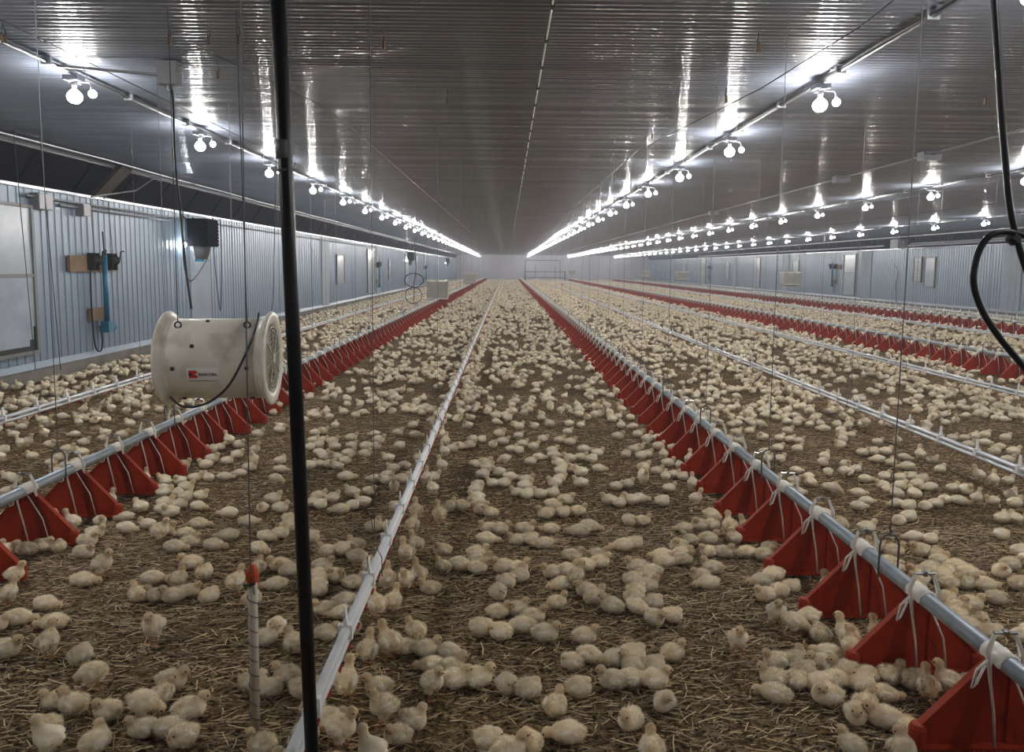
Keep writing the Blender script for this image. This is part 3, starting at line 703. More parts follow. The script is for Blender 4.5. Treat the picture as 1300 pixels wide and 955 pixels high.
# ------------------------------------------------------------ feed hoppers over the lines
for X, y, z, w_, h_, lab in ((FEED_X[0], 27, .62, .78, .74, 'translucent beige hopper over the left feeder line, the nearest'),
                             (FEED_X[0], 50, .7, .9, .7, 'beige hopper over the left feeder line, farther back'),
                             (FEED_X[3], 32, 1.1, .76, .6, 'nearest beige hopper hanging over the farthest feeder line'),
                             (FEED_X[3], 52, 1.0, .8, .6, 'second beige hopper hanging over the farthest feeder line'),
                             (FEED_X[3], 66, 1.0, .8, .6, 'third beige hopper hanging over the farthest feeder line'),
                             (FEED_X[2], 82, 1.0, .8, .6, 'small far beige hopper over the third feeder line')):
    t = empty('feed_hopper', (X, y, z)); tag(t, lab, 'hopper')
    b = MB(); hw, hh = w_/2, h_/2
    # open-topped box drawn in towards the bottom, with a stiffened rim
    b.add([(-hw, -.25, hh), (hw, -.25, hh), (hw, .25, hh), (-hw, .25, hh), (-hw*.95, -.22, -hh*.75), (hw*.95, -.22, -hh*.75), (hw*.95, .22, -hh*.75), (-hw*.95, .22, -hh*.75), (-hw*.4, -.08, -hh), (hw*.4, -.08, -hh), (hw*.4, .08, -hh), (-hw*.4, .08, -hh)],
          [(0, 1, 5, 4), (1, 2, 6, 5), (2, 3, 7, 6), (3, 0, 4, 7), (4, 5, 9, 8), (5, 6, 10, 9), (6, 7, 11, 10), (7, 4, 8, 11), (8, 9, 10, 11)])
    b.build('hopper_body', M['hopper'], t)
    b = MB(); b.box(-hw-.02, hw+.02, -.27, -.24, hh-.03, hh+.02).box(-hw-.02, hw+.02, .24, .27, hh-.03, hh+.02).box(-hw-.02, -hw+.01, -.27, .27, hh-.03, hh+.02).box(hw-.01, hw+.02, -.27, .27, hh-.03, hh+.02)
    b.box(-hw*.96, hw*.96, -.235, -.222, -hh*.78, -hh*.68)
    b.build('rim', M['fan'], t)
    b = MB()
    for sx in (-1, 1): b.tube([(sx*hw*.9, 0, hh), (sx*hw*.9, 0, ZC-z-.02)], .004, 4)
    b.build('hanging_wire', M['greywire'], t)
# coiled hose hanging at the left
t = empty('hose_coil', (-3.6, 27, 0)); tag(t, 'loops of dark hose hanging from the ceiling at the far left', 'hose')
cp = aty(525, 355, 27); t.location = (cp.x, 27, 0)
MB().tube([(0+.02*k, 0, 2.9-k*.3) for k in range(6)]+[(.35*math.sin(a), .02*a, 1.0-.25*math.cos(a)+.0) for a in np.linspace(0, 4*PI, 40)]+[(.3*math.sin(a), 0, .45-.3*math.cos(a)) for a in np.linspace(0, 4*PI, 40)], .014, 6).build('hose', M['wire'], t)
# gate before the end wall
t = empty('pipe_gate', (4.2, 82, 0)); tag(t, 'dark metal pipe gate standing before the far end wall', 'gate')
for x in (-2.2, 2.2): MB().tube([(x, 0, 0), (x, 0, 1.2)], .07, 8).build('post', M['wire'], t)
for z in (.42, 1.05): MB().tube([(-2.2, 0, z), (2.2, 0, z)], .035, 6).build('rail', M['wire'], t)
MB().tube([(-1.1, 0, .42), (-1.1, 0, 1.7)], .03, 6).tube([(1.1, 0, 0), (1.1, 0, 1.7)], .03, 6).tube([(0, 0, .42), (0, 0, 1.05)], .02, 6).build('upright', M['greywire'], t)
t = struct(MB().box(2.2, 6.2, Y1-.14, Y1-.06, .1, 2.3).build('door_1', M['wall_end']))
MB().box(2.1, 2.2, Y1-.16, Y1-.06, .1, 2.4).box(6.2, 6.3, Y1-.16, Y1-.06, .1, 2.4).box(2.1, 6.3, Y1-.16, Y1-.06, 2.3, 2.4).build('door_frame', M['greywire'], t)

# ------------------------------------------------------------ foreground: black pole, wired tube, black hose
py_ = 1.75
a, c = aty(353, 0, py_), aty(392, 865, py_); d = (c-a)/(c.z-a.z)
top_, bot_ = a+d*(ZC-.005-a.z), a+d*(0-a.z)
t = empty('black_pole', bot_); tag(t, 'tall black pole in the left foreground from floor to ceiling', 'pole')
MB().tube([(0, 0, .0), top_-bot_], .0168, 20).build('pole_tube', M['blackpole'], t, True)
q = aty(360, 190, py_)-bot_; dd = (top_-bot_).normalized()
MB().tube([q-dd*.022, q-dd*.02, q+dd*.02, q+dd*.022], [.016, .0185, .0185, .016], 20).tube([q-dd*.05, q-dd*.045], .0178, 20).build('coupling', M['walltube'], t, True)
# spiral-wound tan tube with orange cap on its wire
ty = 2.22
a, c = aty(306, 0, ty), aty(323, 865, ty); d = (c-a)/(c.z-a.z)
bt = a+d*(.02-a.z); cap = aty(322, 728, ty); t = empty('hanging_tube', bt)
tag(t, 'tan plastic tube wound with wire, orange cap, hanging left of the black pole', 'tube')
loc_ = lambda z: a+d*(z-a.z)-bt
zc = cap.z
MB().tube([loc_(.02), loc_(zc-.035)], .0145, 14).build('tube_body', M['tan'], t, True)
MB().tube([loc_(zc-.045), loc_(zc-.03), loc_(zc-.028), loc_(zc+.0), loc_(zc+.012), loc_(zc+.028)], [.009, .010, .018, .0205, .018, .008], 9).build('orange_cap', M['orange'], t)
MB().tube([loc_(zc-.033)+Vector((-.024, -.012, .0)), loc_(zc-.03)+Vector((.012, -.018, .003))], .0045, 6).build('black_clip', M['black'], t)
hp = []
zz = .02
while zz < zc-.06:
    for q in range(10):
        an = 2*PI*q/10; hp.append(loc_(zz+.048*q/10)+Vector((.0165*math.cos(an), -.0165*math.sin(an), 0)))
    zz += .048
MB().tube(hp, .0018, 4).build('wound_wire', M['greywire'], t)
MB().tube([loc_(zc-.06)+Vector((.012, -.02, 0)), loc_(zc+.03)+Vector((0, -.015, 0)), loc_(ZC-.01)], .0022, 5).build('hanging_wire', M['greywire'], t)
# black hose at the right edge with its hanging loop
hy = 2.0
t = empty('black_hose', aty(1300, 300, hy)); tag(t, 'black hose dropping from the ceiling and bending into a loop at right edge', 'hose')
o_ = t.location.copy(); hv = lambda px, py, y=hy: aty(px, py, y)-o_
topz = Vector(aty(1262, 0, hy)-o_); up_ = (Vector(aty(1262, 0, hy))-aty(1266, 60, hy)).normalized(); topz = topz+up_*((ZC-.01-o_.z-topz.z)/up_.z)
MB().tube(smooth([topz, topz*.5+hv(1266, 60)*.5, hv(1266, 60), hv(1271, 140), hv(1276, 200), hv(1281, 255), hv(1288, 292), hv(1297, 325), hv(1312, 370), hv(1330, 440)]), .0085, 10).build('drop', M['blackpole'], t, True)
MB().tube(smooth([hv(1330, 330), hv(1312, 306), hv(1296, 298), hv(1275, 294), hv(1256, 300), hv(1243, 318), hv(1236, 345), hv(1238, 370), hv(1250, 400), hv(1270, 430), hv(1288, 452), hv(1305, 472), hv(1335, 505), hv(1390, 520), hv(1400, 430), hv(1360, 360), hv(1330, 330)]), .0090, 10).build('loop', M['blackpole'], t, True)
MB().tube([hv(1283, 300), hv(1290, 307)], .016, 8).build('hose_clamp', M['wire'], t)
# loose drop wires seen near the left wall
for px0, px1, Xo, lab in ((2, 45, XL+.8, 'thin wire hanging just in front of the left wall window'), (47, 77, XL+.6, 'thin wire hanging in front of the left wall, left of the winch board')):
    p1 = atz(px1+0, 470, 0.3); p0 = Vector((p1.x-.1, p1.y, ZC))
    cable([p0, p1], .004, M['wire'], lab, 'drop_wire')

# ------------------------------------------------------------ chicks: one prototype mesh per pose
def chick_shape(pose):
    """balls (centre, radii, yellow) making up the body; head carried at +X"""
    if pose == 'L': B = [((-.003, 0, .039), (.044, .040, .038), 0), ((.021, 0, .038), (.030, .034, .032), .15), ((-.034, 0, .041), (.025, .029, .028), 0), ((-.054, 0, .050), (.012, .012, .009), 0), ((.036, 0, .058), (.018, .018, .021), .6), ((.045, 0, .074), (.0205, .0195, .0185), 1)]; head = (.045, 0, .074, 0, 0)
    if pose == 'D': B = [((-.005, 0, .037), (.048, .041, .036), 0), ((.024, 0, .033), (.030, .033, .030), .2), ((-.038, 0, .038), (.025, .028, .026), 0), ((-.059, 0, .044), (.012, .012, .008), 0), ((.046, 0, .030), (.019, .018, .018), .6), ((.066, 0, .028), (.0215, .0195, .019), .9)]; head = (.066, 0, .028, -.3, 0)
    if pose == 'T': B = [((-.003, 0, .040), (.042, .042, .039), 0), ((.018, 0, .039), (.028, .034, .033), .15), ((-.030, 0, .042), (.024, .029, .028), 0), ((-.048, 0, .052), (.011, .012, .009), 0), ((.024, .006, .061), (.022, .021, .018), .7)]; head = (.026, .008, .061, -.3, .4)
    if pose == 'P': B = [((-.003, 0, .039), (.044, .040, .038), 0), ((.022, 0, .038), (.029, .034, .032), .15), ((-.034, 0, .041), (.025, .029, .028), 0), ((-.053, 0, .052), (.012, .012, .009), 0), ((.030, .010, .060), (.017, .016, .020), .6), ((.024, .024, .077), (.0205, .0195, .019), .9)]; head = (.024, .024, .077, -.2, 1.9)
    if pose == 'S': B = [((-.004, 0, .086), (.042, .037, .038), 0), ((.018, 0, .090), (.029, .032, .035), .2), ((-.032, 0, .084), (.023, .026, .026), 0), ((-.050, 0, .088), (.013, .012, .008), 0), ((.028, 0, .118), (.0165, .0165, .024), .6), ((.037, 0, .144), (.0205, .0190, .019), .9), ((-.002, .018, .058), (.020, .016, .024), .1), ((-.002, -.018, .058), (.020, .016, .024), .1)]; head = (.037, 0, .144, 0, 0)
    if pose == 'W': B = [((-.006, 0, .082), (.044, .038, .038), 0), ((.022, 0, .079), (.030, .032, .032), .2), ((-.034, 0, .086), (.024, .026, .025), 0), ((-.054, 0, .094), (.013, .012, .008), 0), ((.042, 0, .068), (.021, .020, .022), .5), ((.058, 0, .055), (.0205, .0190, .019), .9), ((-.002, .018, .058), (.020, .016, .024), .1), ((-.002, -.018, .058), (.020, .016, .024), .1)]; head = (.058, 0, .055, -.7, 0)
    zc = {'S': .088, 'W': .084}.get(pose, .042)
    for s in (-1, 1): B.append(((-.012, s*.0365, zc), (.027, .0075, .018), -1))     # folded wings
    return B, head
def remeshed(B, voxel, seed, faces=0):
    b = MB()
    for c, r, _ in B: b.ball(c, r, 16, 11)
    me = b.mesh('t'); o = link('t', me)
    m = o.modifiers.new('r', 'REMESH'); m.mode = 'VOXEL'; m.voxel_size = voxel
    s = o.modifiers.new('s', 'SMOOTH'); s.factor = .6; s.iterations = 3
    if faces:
        o.modifiers.new('t', 'TRIANGULATE'); dm = o.modifiers.new('d', 'DECIMATE'); n0 = sum(4*PI*r[0]*r[1] for _, r, _2 in B)
        dm.ratio = 1.0; bpy.context.view_layer.update(); n0 = len(o.evaluated_get(bpy.context.evaluated_depsgraph_get()).data.polygons); dm.ratio = min(1, faces/n0)
    bpy.context.view_layer.update()
    me2 = bpy.data.meshes.new_from_object(o.evaluated_get(bpy.context.evaluated_depsgraph_get())); bpy.data.objects.remove(o)
    return me2
def arrays(me):
    n = len(me.vertices); v = np.zeros(n*3); me.vertices.foreach_get('co', v); v = v.reshape(-1, 3)
    nn = np.zeros(n*3); me.vertices.foreach_get('normal', nn); nn = nn.reshape(-1, 3)
    me.calc_loop_triangles(); t = np.zeros(len(me.loop_triangles)*3, dtype=np.int32); me.loop_triangles.foreach_get('vertices', t)
    return v, nn, t.reshape(-1, 3)
WHITE = np.array([.93, .815, .60]); YEL = np.array([.66, .49, .28]); WING = np.array([.96, .90, .79])
def coat_color(v, B, seed):
    rs = np.random.RandomState(seed); col = np.zeros((len(v), 3)); wsum = np.zeros(len(v))
    for c, r, y in B:
        d = np.sqrt((((v-np.array(c))/np.array(r))**2).sum(1)); w_ = np.exp(-3*np.maximum(d-.6, 0))
        base = WING if y < 0 else WHITE*(1-y)+YEL*y
        w_ = w_*(1.5 if y < 0 else 1); col += w_[:, None]*base; wsum += w_
    col /= wsum[:, None]; ph = rs.rand(6)*6
    n_ = np.sin(v[:, 0]*140+ph[0])*np.sin(v[:, 1]*150+ph[1])*np.sin(v[:, 2]*160+ph[2])
    n2 = np.sin(v[:, 0]*62+ph[3])*np.sin(v[:, 1]*70+ph[4])*np.sin(v[:, 2]*75+ph[5])
    tan = np.clip(n2*1.4, 0, 1)[:, None]*.45
    col = col*(1-tan)+np.array([.70, .53, .31])*tan
    return col*(1+.09*n_)[:, None]
def numpy_mesh(name, v, tri, col, m, smooth=True):
    me = bpy.data.meshes.new(name); me.vertices.add(len(v)); me.vertices.foreach_set('co', np.ascontiguousarray(v, dtype=np.float32).ravel())
    k = len(tri); me.loops.add(k*3); me.loops.foreach_set('vertex_index', np.ascontiguousarray(tri, dtype=np.int32).ravel())
    me.polygons.add(k); me.polygons.foreach_set('loop_start', np.arange(0, k*3, 3, dtype=np.int32)); me.polygons.foreach_set('loop_total', np.full(k, 3, dtype=np.int32))
    me.update(calc_edges=True)
    if smooth: me.polygons.foreach_set('use_smooth', np.ones(k, dtype=bool))
    a = me.attributes.new('coat', 'FLOAT_COLOR', 'POINT'); c4 = np.ones((len(v), 4), dtype=np.float32); c4[:, :3] = col; a.data.foreach_set('color', c4.ravel())
    me.materials.append(m); me.validate(); return me
def fluff(v, nn, tri, col, count, seed, head):
    """short down tufts standing off the skin, combed towards the tail"""
    rs = np.random.RandomState(seed); p = v[tri]; ar = np.linalg.norm(np.cross(p[:, 1]-p[:, 0], p[:, 2]-p[:, 0]), axis=1)
    f = rs.choice(len(tri), count, p=ar/ar.sum()); w_ = rs.dirichlet((1, 1, 1), count)
    pos = (p[f]*w_[:, :, None]).sum(1); nrm = (nn[tri][f]*w_[:, :, None]).sum(1); nrm /= np.linalg.norm(nrm, axis=1)[:, None]
    c = (col[tri][f]*w_[:, :, None]).sum(1)
    d = nrm*.62+np.array([-.75, 0, -.12])+rs.normal(0, .33, (count, 3)); d /= np.linalg.norm(d, axis=1)[:, None]
    L = rs.uniform(.006, .013, count)*(1-.35*(pos[:, 0] > head[0]-.02)); side = np.cross(d, nrm)+1e-6; side /= np.linalg.norm(side, axis=1)[:, None]
    hw = .0010
    a = pos-side*hw-nrm*.001; b_ = pos+side*hw-nrm*.001; t_ = pos+d*L[:, None]
    vv = np.stack([a, b_, t_], 1).reshape(-1, 3); tt = np.arange(count*3).reshape(-1, 3)
    cc = np.repeat(c*(rs.uniform(.9, 1.1, count)[:, None]), 3, axis=0)
    return np.concatenate([v, vv]), np.concatenate([tri, tt+len(v)]), np.concatenate([col, cc])
PROTO = {}; LOD = {}
for pi, pose in enumerate('LDTPSW'):
    B, head = chick_shape(pose)
    for var in range(2):
        rs = np.random.RandomState(pi*10+var)
        Bv = [(tuple(np.array(c)*(1+rs.normal(0, .035, 3))) if 0 < y < 1 or y == 0 else c, tuple(np.array(r)*(1+rs.normal(0, .04, 3))), y) for c, r, y in B] if var else B
        me = remeshed(Bv, .0042, var); v, nn, tri = arrays(me); bpy.data.meshes.remove(me)
        ph = rs.rand(9)*6
        dn = .0009*np.sin(v[:, 0]*210+ph[0]+2*np.sin(v[:, 2]*130+ph[3]))*np.sin(v[:, 1]*190+ph[1])+.0006*np.sin(v[:, 0]*420+ph[4])*np.sin(v[:, 2]*390+ph[5]+3*v[:, 1]*100)
        v = v+nn*dn[:, None]; v[:, 2] = np.maximum(v[:, 2], .0005)
        col = coat_color(v, Bv, pi*7+var); v2, t2, c2 = fluff(v, nn, tri, col, 3600, pi*3+var, head)
        body = numpy_mesh('chick', v2, t2, c2, M['coat'])
        PROTO[(pose, var)] = (body, head)
    for lv, (vox, ) in enumerate(((700,), (300,), (120,), (52,), (22,))):
        me = remeshed(B, .006, 0, vox); v, nn, tri = arrays(me); bpy.data.meshes.remove(me); v[:, 2] = np.maximum(v[:, 2]*1.0, 0)
        # remeshing coarsely shrinks the body a little: grow it back along its normals
        v = v+nn*[.0003, .0006, .0010, .0016, .0025][lv]; col = coat_color(v, B, 3)
        if lv == 0: v, tri, col = fluff(v, nn, tri, col, 420, 5, head)
        LOD[(pose, lv)] = (v, tri, col)
beak_me = MB().lathe([(.0045, 0), (.0042, .004), (.0022, .009), (.0003, .0125)], 'X', n=8).mesh('beak', M['beak'], True)
eye_me = MB().ball((0, 0, 0), .0036, 8, 6).mesh('eye', M['eye'], True)
lb = MB(); lb.tube([(0, 0, .052), (-.004, 0, .030), (.002, 0, .006)], [.0045, .0032, .0030], 7)
for an in (-.55, 0, .55): lb.tube([(.001, 0, .005), (.014*math.cos(an), .014*math.sin(an), .0045), (.025*math.cos(an), .025*math.sin(an), .002)], [.0028, .0024, .001], 6)
lb.tube([(.001, 0, .005), (-.011, 0, .002)], [.0024, .001], 6)
leg_me = lb.mesh('leg', M['leg'], True)
def make_chick(pose, var):
    body, head = PROTO[(pose, var)]; o = link('chick', body)
    hx, hy, hz, pt, yw = head; Rm = Matrix.Rotation(yw, 4, 'Z') @ Matrix.Rotation(-pt, 4, 'Y')
    hm = Matrix.Translation((hx, hy, hz)) @ Rm
    bk = link('beak', beak_me, o); bk.matrix_local = hm @ Matrix.Translation((.0175, 0, -.003))
    for s in (-1, 1):
        e = link('eye', eye_me, o); e.matrix_local = hm @ Matrix.Translation((.0110, s*.0150, .004))
    if pose in 'SW':
        for s in (-1, 1): l_ = link('leg', leg_me, o); l_.location = (-.002+(.012 if s > 0 else -.006), s*.018, 0)
    return o

# positions of the flock near the camera, as (zoom x, zoom y, heading, pose) per tile, then cast onto the litter
TILES = {
(0, 540): "30 175 0T,150 110 180S,205 105 0S,320 45 270S,95 60 200L,235 220 180L,365 130 0L,500 170 0L,620 115 0L,545 55 180D,760 85 0L,770 45 180L,900 60 0L,380 265 0L,440 225 0L,548 275 0T,650 245 0L,600 195 180L,410 330 180P,500 285 180D,60 365 180L,110 385 0L,30 535 0T,60 480 0L,200 470 0L,1065 370 90S,1205 390 180L,1180 470 0D,810 540 90S,405 645 90T,525 700 180S,1030 590 150L,920 655 180D,735 690 300L,700 780 0L,645 840 0L,930 740 0D,1080 710 180L,1180 760 0S,1215 615 0L,620 925 0L,60 900 0L,200 905 180L,330 880 0L,420 880 90T,60 660 0L",
(0, 700): "150 120 0S,40 270 90S,757 80 0S,620 195 0D,345 365 0D,1130 180 0D,1020 305 150L,1200 310 180L,100 485 0D,15 510 0L,380 505 180D,355 640 90S,600 750 90T,1120 540 270S,50 710 0L,0 330 90T",
(200, 540): "530 90 140S,330 180 30L,405 170 90T,480 145 0L,590 135 0L,640 35 0L,740 55 0L,900 25 0L,720 160 0S,590 205 0L,700 235 270S,405 240 0L,515 250 0L,350 280 200L,195 280 20L,185 318 0T,50 395 180L,160 395 200P,280 375 0L,370 375 150L,495 365 0D,600 340 180D,680 300 0L,905 250 0P,905 310 0D,870 370 0W,45 480 20L,150 485 90T,210 515 0P,215 445 0L,320 505 0L,300 578 0D,70 620 180P,60 560 0L,165 570 0L,520 630 180D,310 710 0D,670 690 0D,60 760 0L,200 780 180D,245 845 20L,130 880 0D,510 795 180D,420 865 0D,770 595 270L,905 595 0L,850 530 0L,800 800 330D,910 780 0P,980 730 30L,750 890 340D,980 675 0L,1140 150 0T,1180 100 0L,1160 45 0L,1200 195 0D,1240 225 0L,1140 285 180L,1220 280 0L,1160 560 30L,1140 810 0T",
(200, 700): "240 75 180L,350 140 60T,220 280 0L,60 310 180L,150 195 90L,390 315 60T,580 200 60S,745 100 90L,890 90 200L,960 130 180L,860 225 180D,700 340 90T,1170 240 180L,870 540 270L,800 620 40L,1000 660 140L,945 900 180L,720 950 0T,840 990 0T",
(400, 540): "60 35 0L,25 100 0L,10 145 0T,130 110 0L,140 150 180L,270 85 0L,270 140 0L,435 50 180D,610 45 0L,740 60 0D,470 100 0L,440 145 0L,380 148 0T,625 145 0T,50 200 0L,140 225 180P,250 200 0L,370 200 0L,225 250 0L,55 280 180L,150 290 180L,230 365 0D,535 230 180L,650 285 180D,570 310 180L,540 355 0L,435 380 180D,580 425 270S,520 395 180L,640 385 0L,270 485 180L,400 470 0L,130 520 20L,30 510 0L,20 565 0T,350 550 180L,280 575 0T,180 605 180D,590 590 180T,440 735 0P,560 735 0L,300 865 150L,200 905 0T,90 915 180L,320 955 0D,930 50 90S,960 105 90S,950 180 150S,930 280 150S,780 235 0L,860 450 120S,820 380 100S,870 370 0L,1190 95 0T,1140 135 0L,1060 145 0D,1010 165 0L,720 710 90S,740 610 90S,910 630 120S,1000 585 60L,1080 580 0L,1190 450 0L,1190 530 180L,1235 615 180L,930 905 180P,740 850 150S,665 920 110S",
(400, 700): "150 170 300L,50 170 0L,290 215 30L,430 105 0T,20 255 0T,235 350 0D,190 430 180D,60 405 180L,90 580 20L,265 535 90L,390 690 80S,560 640 140S,450 370 120S,580 330 90S,660 175 270S,740 150 120S,555 180 90S,840 255 170L,735 565 150L,680 690 30L,800 700 0L,990 715 0D,850 815 180D,1010 830 20L,1070 925 20L,460 975 180L,230 930 90S,940 95 150L,1070 85 0D,1210 80 0L,1260 560 0T,60 90 0L",
(600, 540): "35 95 0T,200 55 0L,150 135 270P,230 108 0L,340 65 0L,370 125 0L,450 145 0L,520 90 0L,290 165 0L,340 175 0T,235 225 170W,430 255 0L,490 220 0D,590 175 0L,640 98 0L,700 38 0L,720 115 0L,820 165 0D,600 208 0D,710 235 180L,800 225 0L,880 240 0T,920 195 0L,620 262 180P,660 288 0L,650 328 0T,790 335 180L,735 310 180P,930 305 0D,600 415 180L,645 378 0L,790 415 180L,1060 435 0L,1140 422 20L,1250 350 90S,1000 540 180L,1080 558 0P,1190 535 180L,1200 690 300T,1120 868 180D,1070 75 0L,1130 205 0T,1220 155 0L,1255 212 0T,30 275 0L,90 268 0L,110 302 0L,80 350 0L,190 335 180L,280 365 0D,150 415 180L,230 415 0L,400 392 0L,390 435 0L,330 482 180L,400 495 0T,490 492 180L,590 485 0P,35 445 0T,40 540 0D,110 625 180L,110 740 180L,210 750 0L,110 820 0D,390 750 0L,350 830 180L,420 832 0T,500 848 180D,570 745 180D,600 575 0L,535 640 180L,670 630 0T,780 620 20L,690 540 0L,780 765 180D,870 732 330D,40 930 0L,740 945 0L,930 950 0L",
(600, 700): "50 88 0L,230 105 180L,330 112 0L,350 170 20P,255 215 0T,190 295 300T,190 430 0L,330 410 20L,450 470 0L,165 575 180T,350 535 180D,540 595 0L,580 140 180L,700 132 0L,660 225 200D,760 160 60S,625 360 20L,820 265 180L,900 325 20L,1020 390 160L,820 92 180L,940 62 0L,1230 112 180L,1240 192 0T,1210 340 0T,830 610 0L,720 795 180T,870 745 330D,1070 775 180D,1050 930 170L,1210 835 150L,1225 915 0D,15 920 0L,420 1000 0T,790 990 0T",
(800, 540): "60 58 0L,125 90 0S,200 85 0L,40 165 0L,110 208 0L,210 145 0L,245 195 90S,320 155 0L,280 270 0L,370 282 90T,430 240 90S,100 300 0L,100 375 300S,200 322 0L,260 365 90L,330 352 0L,380 365 0T,460 410 100S,590 385 45L,290 450 0L,240 550 0T,485 515 20S,45 532 0D,750 540 45L,600 635 0W,50 690 0L,520 725 180P,590 722 0L,390 740 180D,440 828 160L,350 875 200P,730 725 90S,850 725 140S,970 680 20D,20 860 0T,230 940 180D,390 935 0L,580 825 0L,580 915 180L,680 920 0L,770 815 0T,870 920 0D,1030 890 0T,990 940 0L,1180 920 90T,710 85 0L,780 45 0L,880 35 0L,800 105 0T,970 80 180P,1100 85 0L,1180 95 0L,1160 35 0L,1240 105 0L,990 185 0L,1090 155 0L,1230 165 0L,1010 235 0L,1100 240 0L,1220 318 0D,1060 395 0L,1210 395 0L,1150 455 0L,1240 475 0D",
(800, 700): "260 65 0D,390 40 0L,120 130 180D,90 190 0T,130 240 20L,50 300 0T,60 370 330D,170 362 0T,190 475 300L,310 465 0T,600 110 160L,520 170 180L,560 210 180D,1030 145 180D,960 200 180D,990 305 180L,1110 275 30D,1100 440 250S,1220 470 0W,320 730 20L,795 620 270S,1070 790 180L,1260 840 0T,1140 920 160L,130 835 0T,110 920 0L,20 750 0T",
(1000, 700): "290 250 90S,30 250 0T,230 400 180T,120 460 180W,230 590 90T,430 590 120S,400 670 90S,650 560 90S,100 835 0P,260 815 180L,380 745 150D,430 865 170L,560 835 0D,50 920 0T,190 930 180D,420 930 0L,570 900 0T,690 890 20L,650 980 0D,850 930 0T,1030 930 90S,1150 930 140S,790 610 60T,930 430 0T,950 190 180S,760 85 0D,1040 120 180D,1160 145 0T,1110 35 0L,1230 220 0L,1230 370 0L",
(1080, 540): "90 192 0L,200 112 0L,340 95 90S,170 185 0T,260 185 0L,200 238 180D,300 262 0P,400 222 330D,410 292 180D,510 200 60S,600 245 0L,660 312 20L,940 345 120S,1050 385 60S,1160 395 0L,550 25 0L,750 85 0L,840 85 0L,910 75 0P,990 65 0L,990 115 0D,1090 145 180D,870 135 0L,1060 185 0L,1140 85 0L,1160 245 0L,1200 185 0L,40 312 0L,110 380 0D,250 362 20L,370 372 0L,440 372 0T,530 392 0T,580 442 180D,490 425 0L,370 432 270P,230 425 180L,280 462 0L,335 492 90L,465 492 90L,60 482 0D,60 580 0D,120 542 0D,340 562 180D,420 582 0T,545 582 180T,630 562 0L,700 532 0D,800 542 330D,830 462 270L,770 452 0L,930 515 30S,1040 542 180L,1180 502 20L,1210 562 0L,350 692 200T,430 662 0T,120 742 0L,1125 672 0P,1210 672 90L,1115 792 300T,460 802 180D,590 820 20L,100 870 0L,200 890 0T",
(1080, 650): "510 275 180L,640 310 60T,300 275 0L,570 420 180D,680 450 330T,790 390 0D,860 430 0D,800 510 0L,990 520 0D,1080 620 330T,1100 425 200P,1180 375 0L,1240 515 0T,1240 275 0T,740 640 0L,860 665 0L,820 750 0L,920 780 0T,1000 865 0T,920 840 0L,1260 890 0T,310 390 0D,480 520 90S",
}
flock = []      # x, y, heading, pose
for (tx, ty_), s in TILES.items():
    for e in s.split(','):
        zx, zy, hp_ = e.split(); pose = hp_[-1]; hd = float(hp_[:-1])
        px, py = tx+float(zx)/5.786, ty_+float(zy)/5.786
        p = atz(px, py, .085 if pose in 'SW' else .042)
        flock.append([p.x, p.y, math.radians(hd+R.uniform(-14, 14)), pose])
hand = len(flock)
# the rest of the house: huddles of random size, standing groups under the drinkers, some between the plates
def blocked(x, y, pose='L'):
    if not (XL+.10 < x < XR-.12) or y > Y1-.4: return True
    return False
grid = {}
def gkey(x, y): return (int(x//.12), int(y//.12))
def near(x, y, d):
    i, j = gkey(x, y)
    for a in (i-1, i, i+1):
        for b_ in (j-1, j, j+1):
            for (u, v) in grid.get((a, b_), ()):
                if (u-x)**2+(v-y)**2 < d*d: return True
    return False
def put(x, y): grid.setdefault(gkey(x, y), []).append((x, y))
for f in flock: put(f[0], f[1])
def allowed(x, y):
    px, py = proj((x, y, .04))
    if px < -160 or px > 1460 or py > 1010: return False
    if py > 541 and -2 < px < 1302 and py < 862 and not (1019 < px < 1081 and py < 700): return False
    return True
def poses(): return R.choice('LLLLLDDDTTPPSW')
y = 1.7
while y < Y1-.5:
    dy = .35
    wid = (max(XL+.1, -.78*y-.2), min(XR-.12, .76*y+.3)); area = (wid[1]-wid[0])*dy
    nclu = int(area*(11 if y < 40 else 8 if y < 60 else 6)+R.random())
    for c in range(nclu):
        cx_, cy_ = R.uniform(*wid), y+R.uniform(0, dy); k = R.choice((1, 1, 2, 3, 3, 4, 5)); h0 = R.uniform(0, 2*PI)
        if min(abs(cx_-f) for f in FEED_X) < .24 and R.random() < .45: continue
        for q in range(k):
            x_, y_ = cx_+R.gauss(0, .12), cy_+R.gauss(0, .10)
            if blocked(x_, y_) or not allowed(x_, y_) or near(x_, y_, .074): continue
            put(x_, y_); flock.append([x_, y_, R.choice((0, PI))+R.gauss(0, .6) if R.random() < .6 else R.uniform(0, 2*PI), poses()])
    for q in range(9):          # the crowd along the left wall
        x_, y_ = XL+.12+abs(R.gauss(0, .55)), y+R.uniform(0, dy)
        if wid[0] <= x_ and allowed(x_, y_) and not near(x_, y_, .072): put(x_, y_); flock.append([x_, y_, R.uniform(0, 6.28), poses()])
    for X in DRINK_X:
        for q in range(5):
            s = R.choice((-1, 1)); x_, y_ = X+s*R.uniform(.05, .16), y+R.uniform(0, dy)
            if allowed(x_, y_) and not near(x_, y_, .075): put(x_, y_); flock.append([x_, y_, (PI if s > 0 else 0)+R.gauss(0, .4), R.choice('SSSL')])
    y += dy
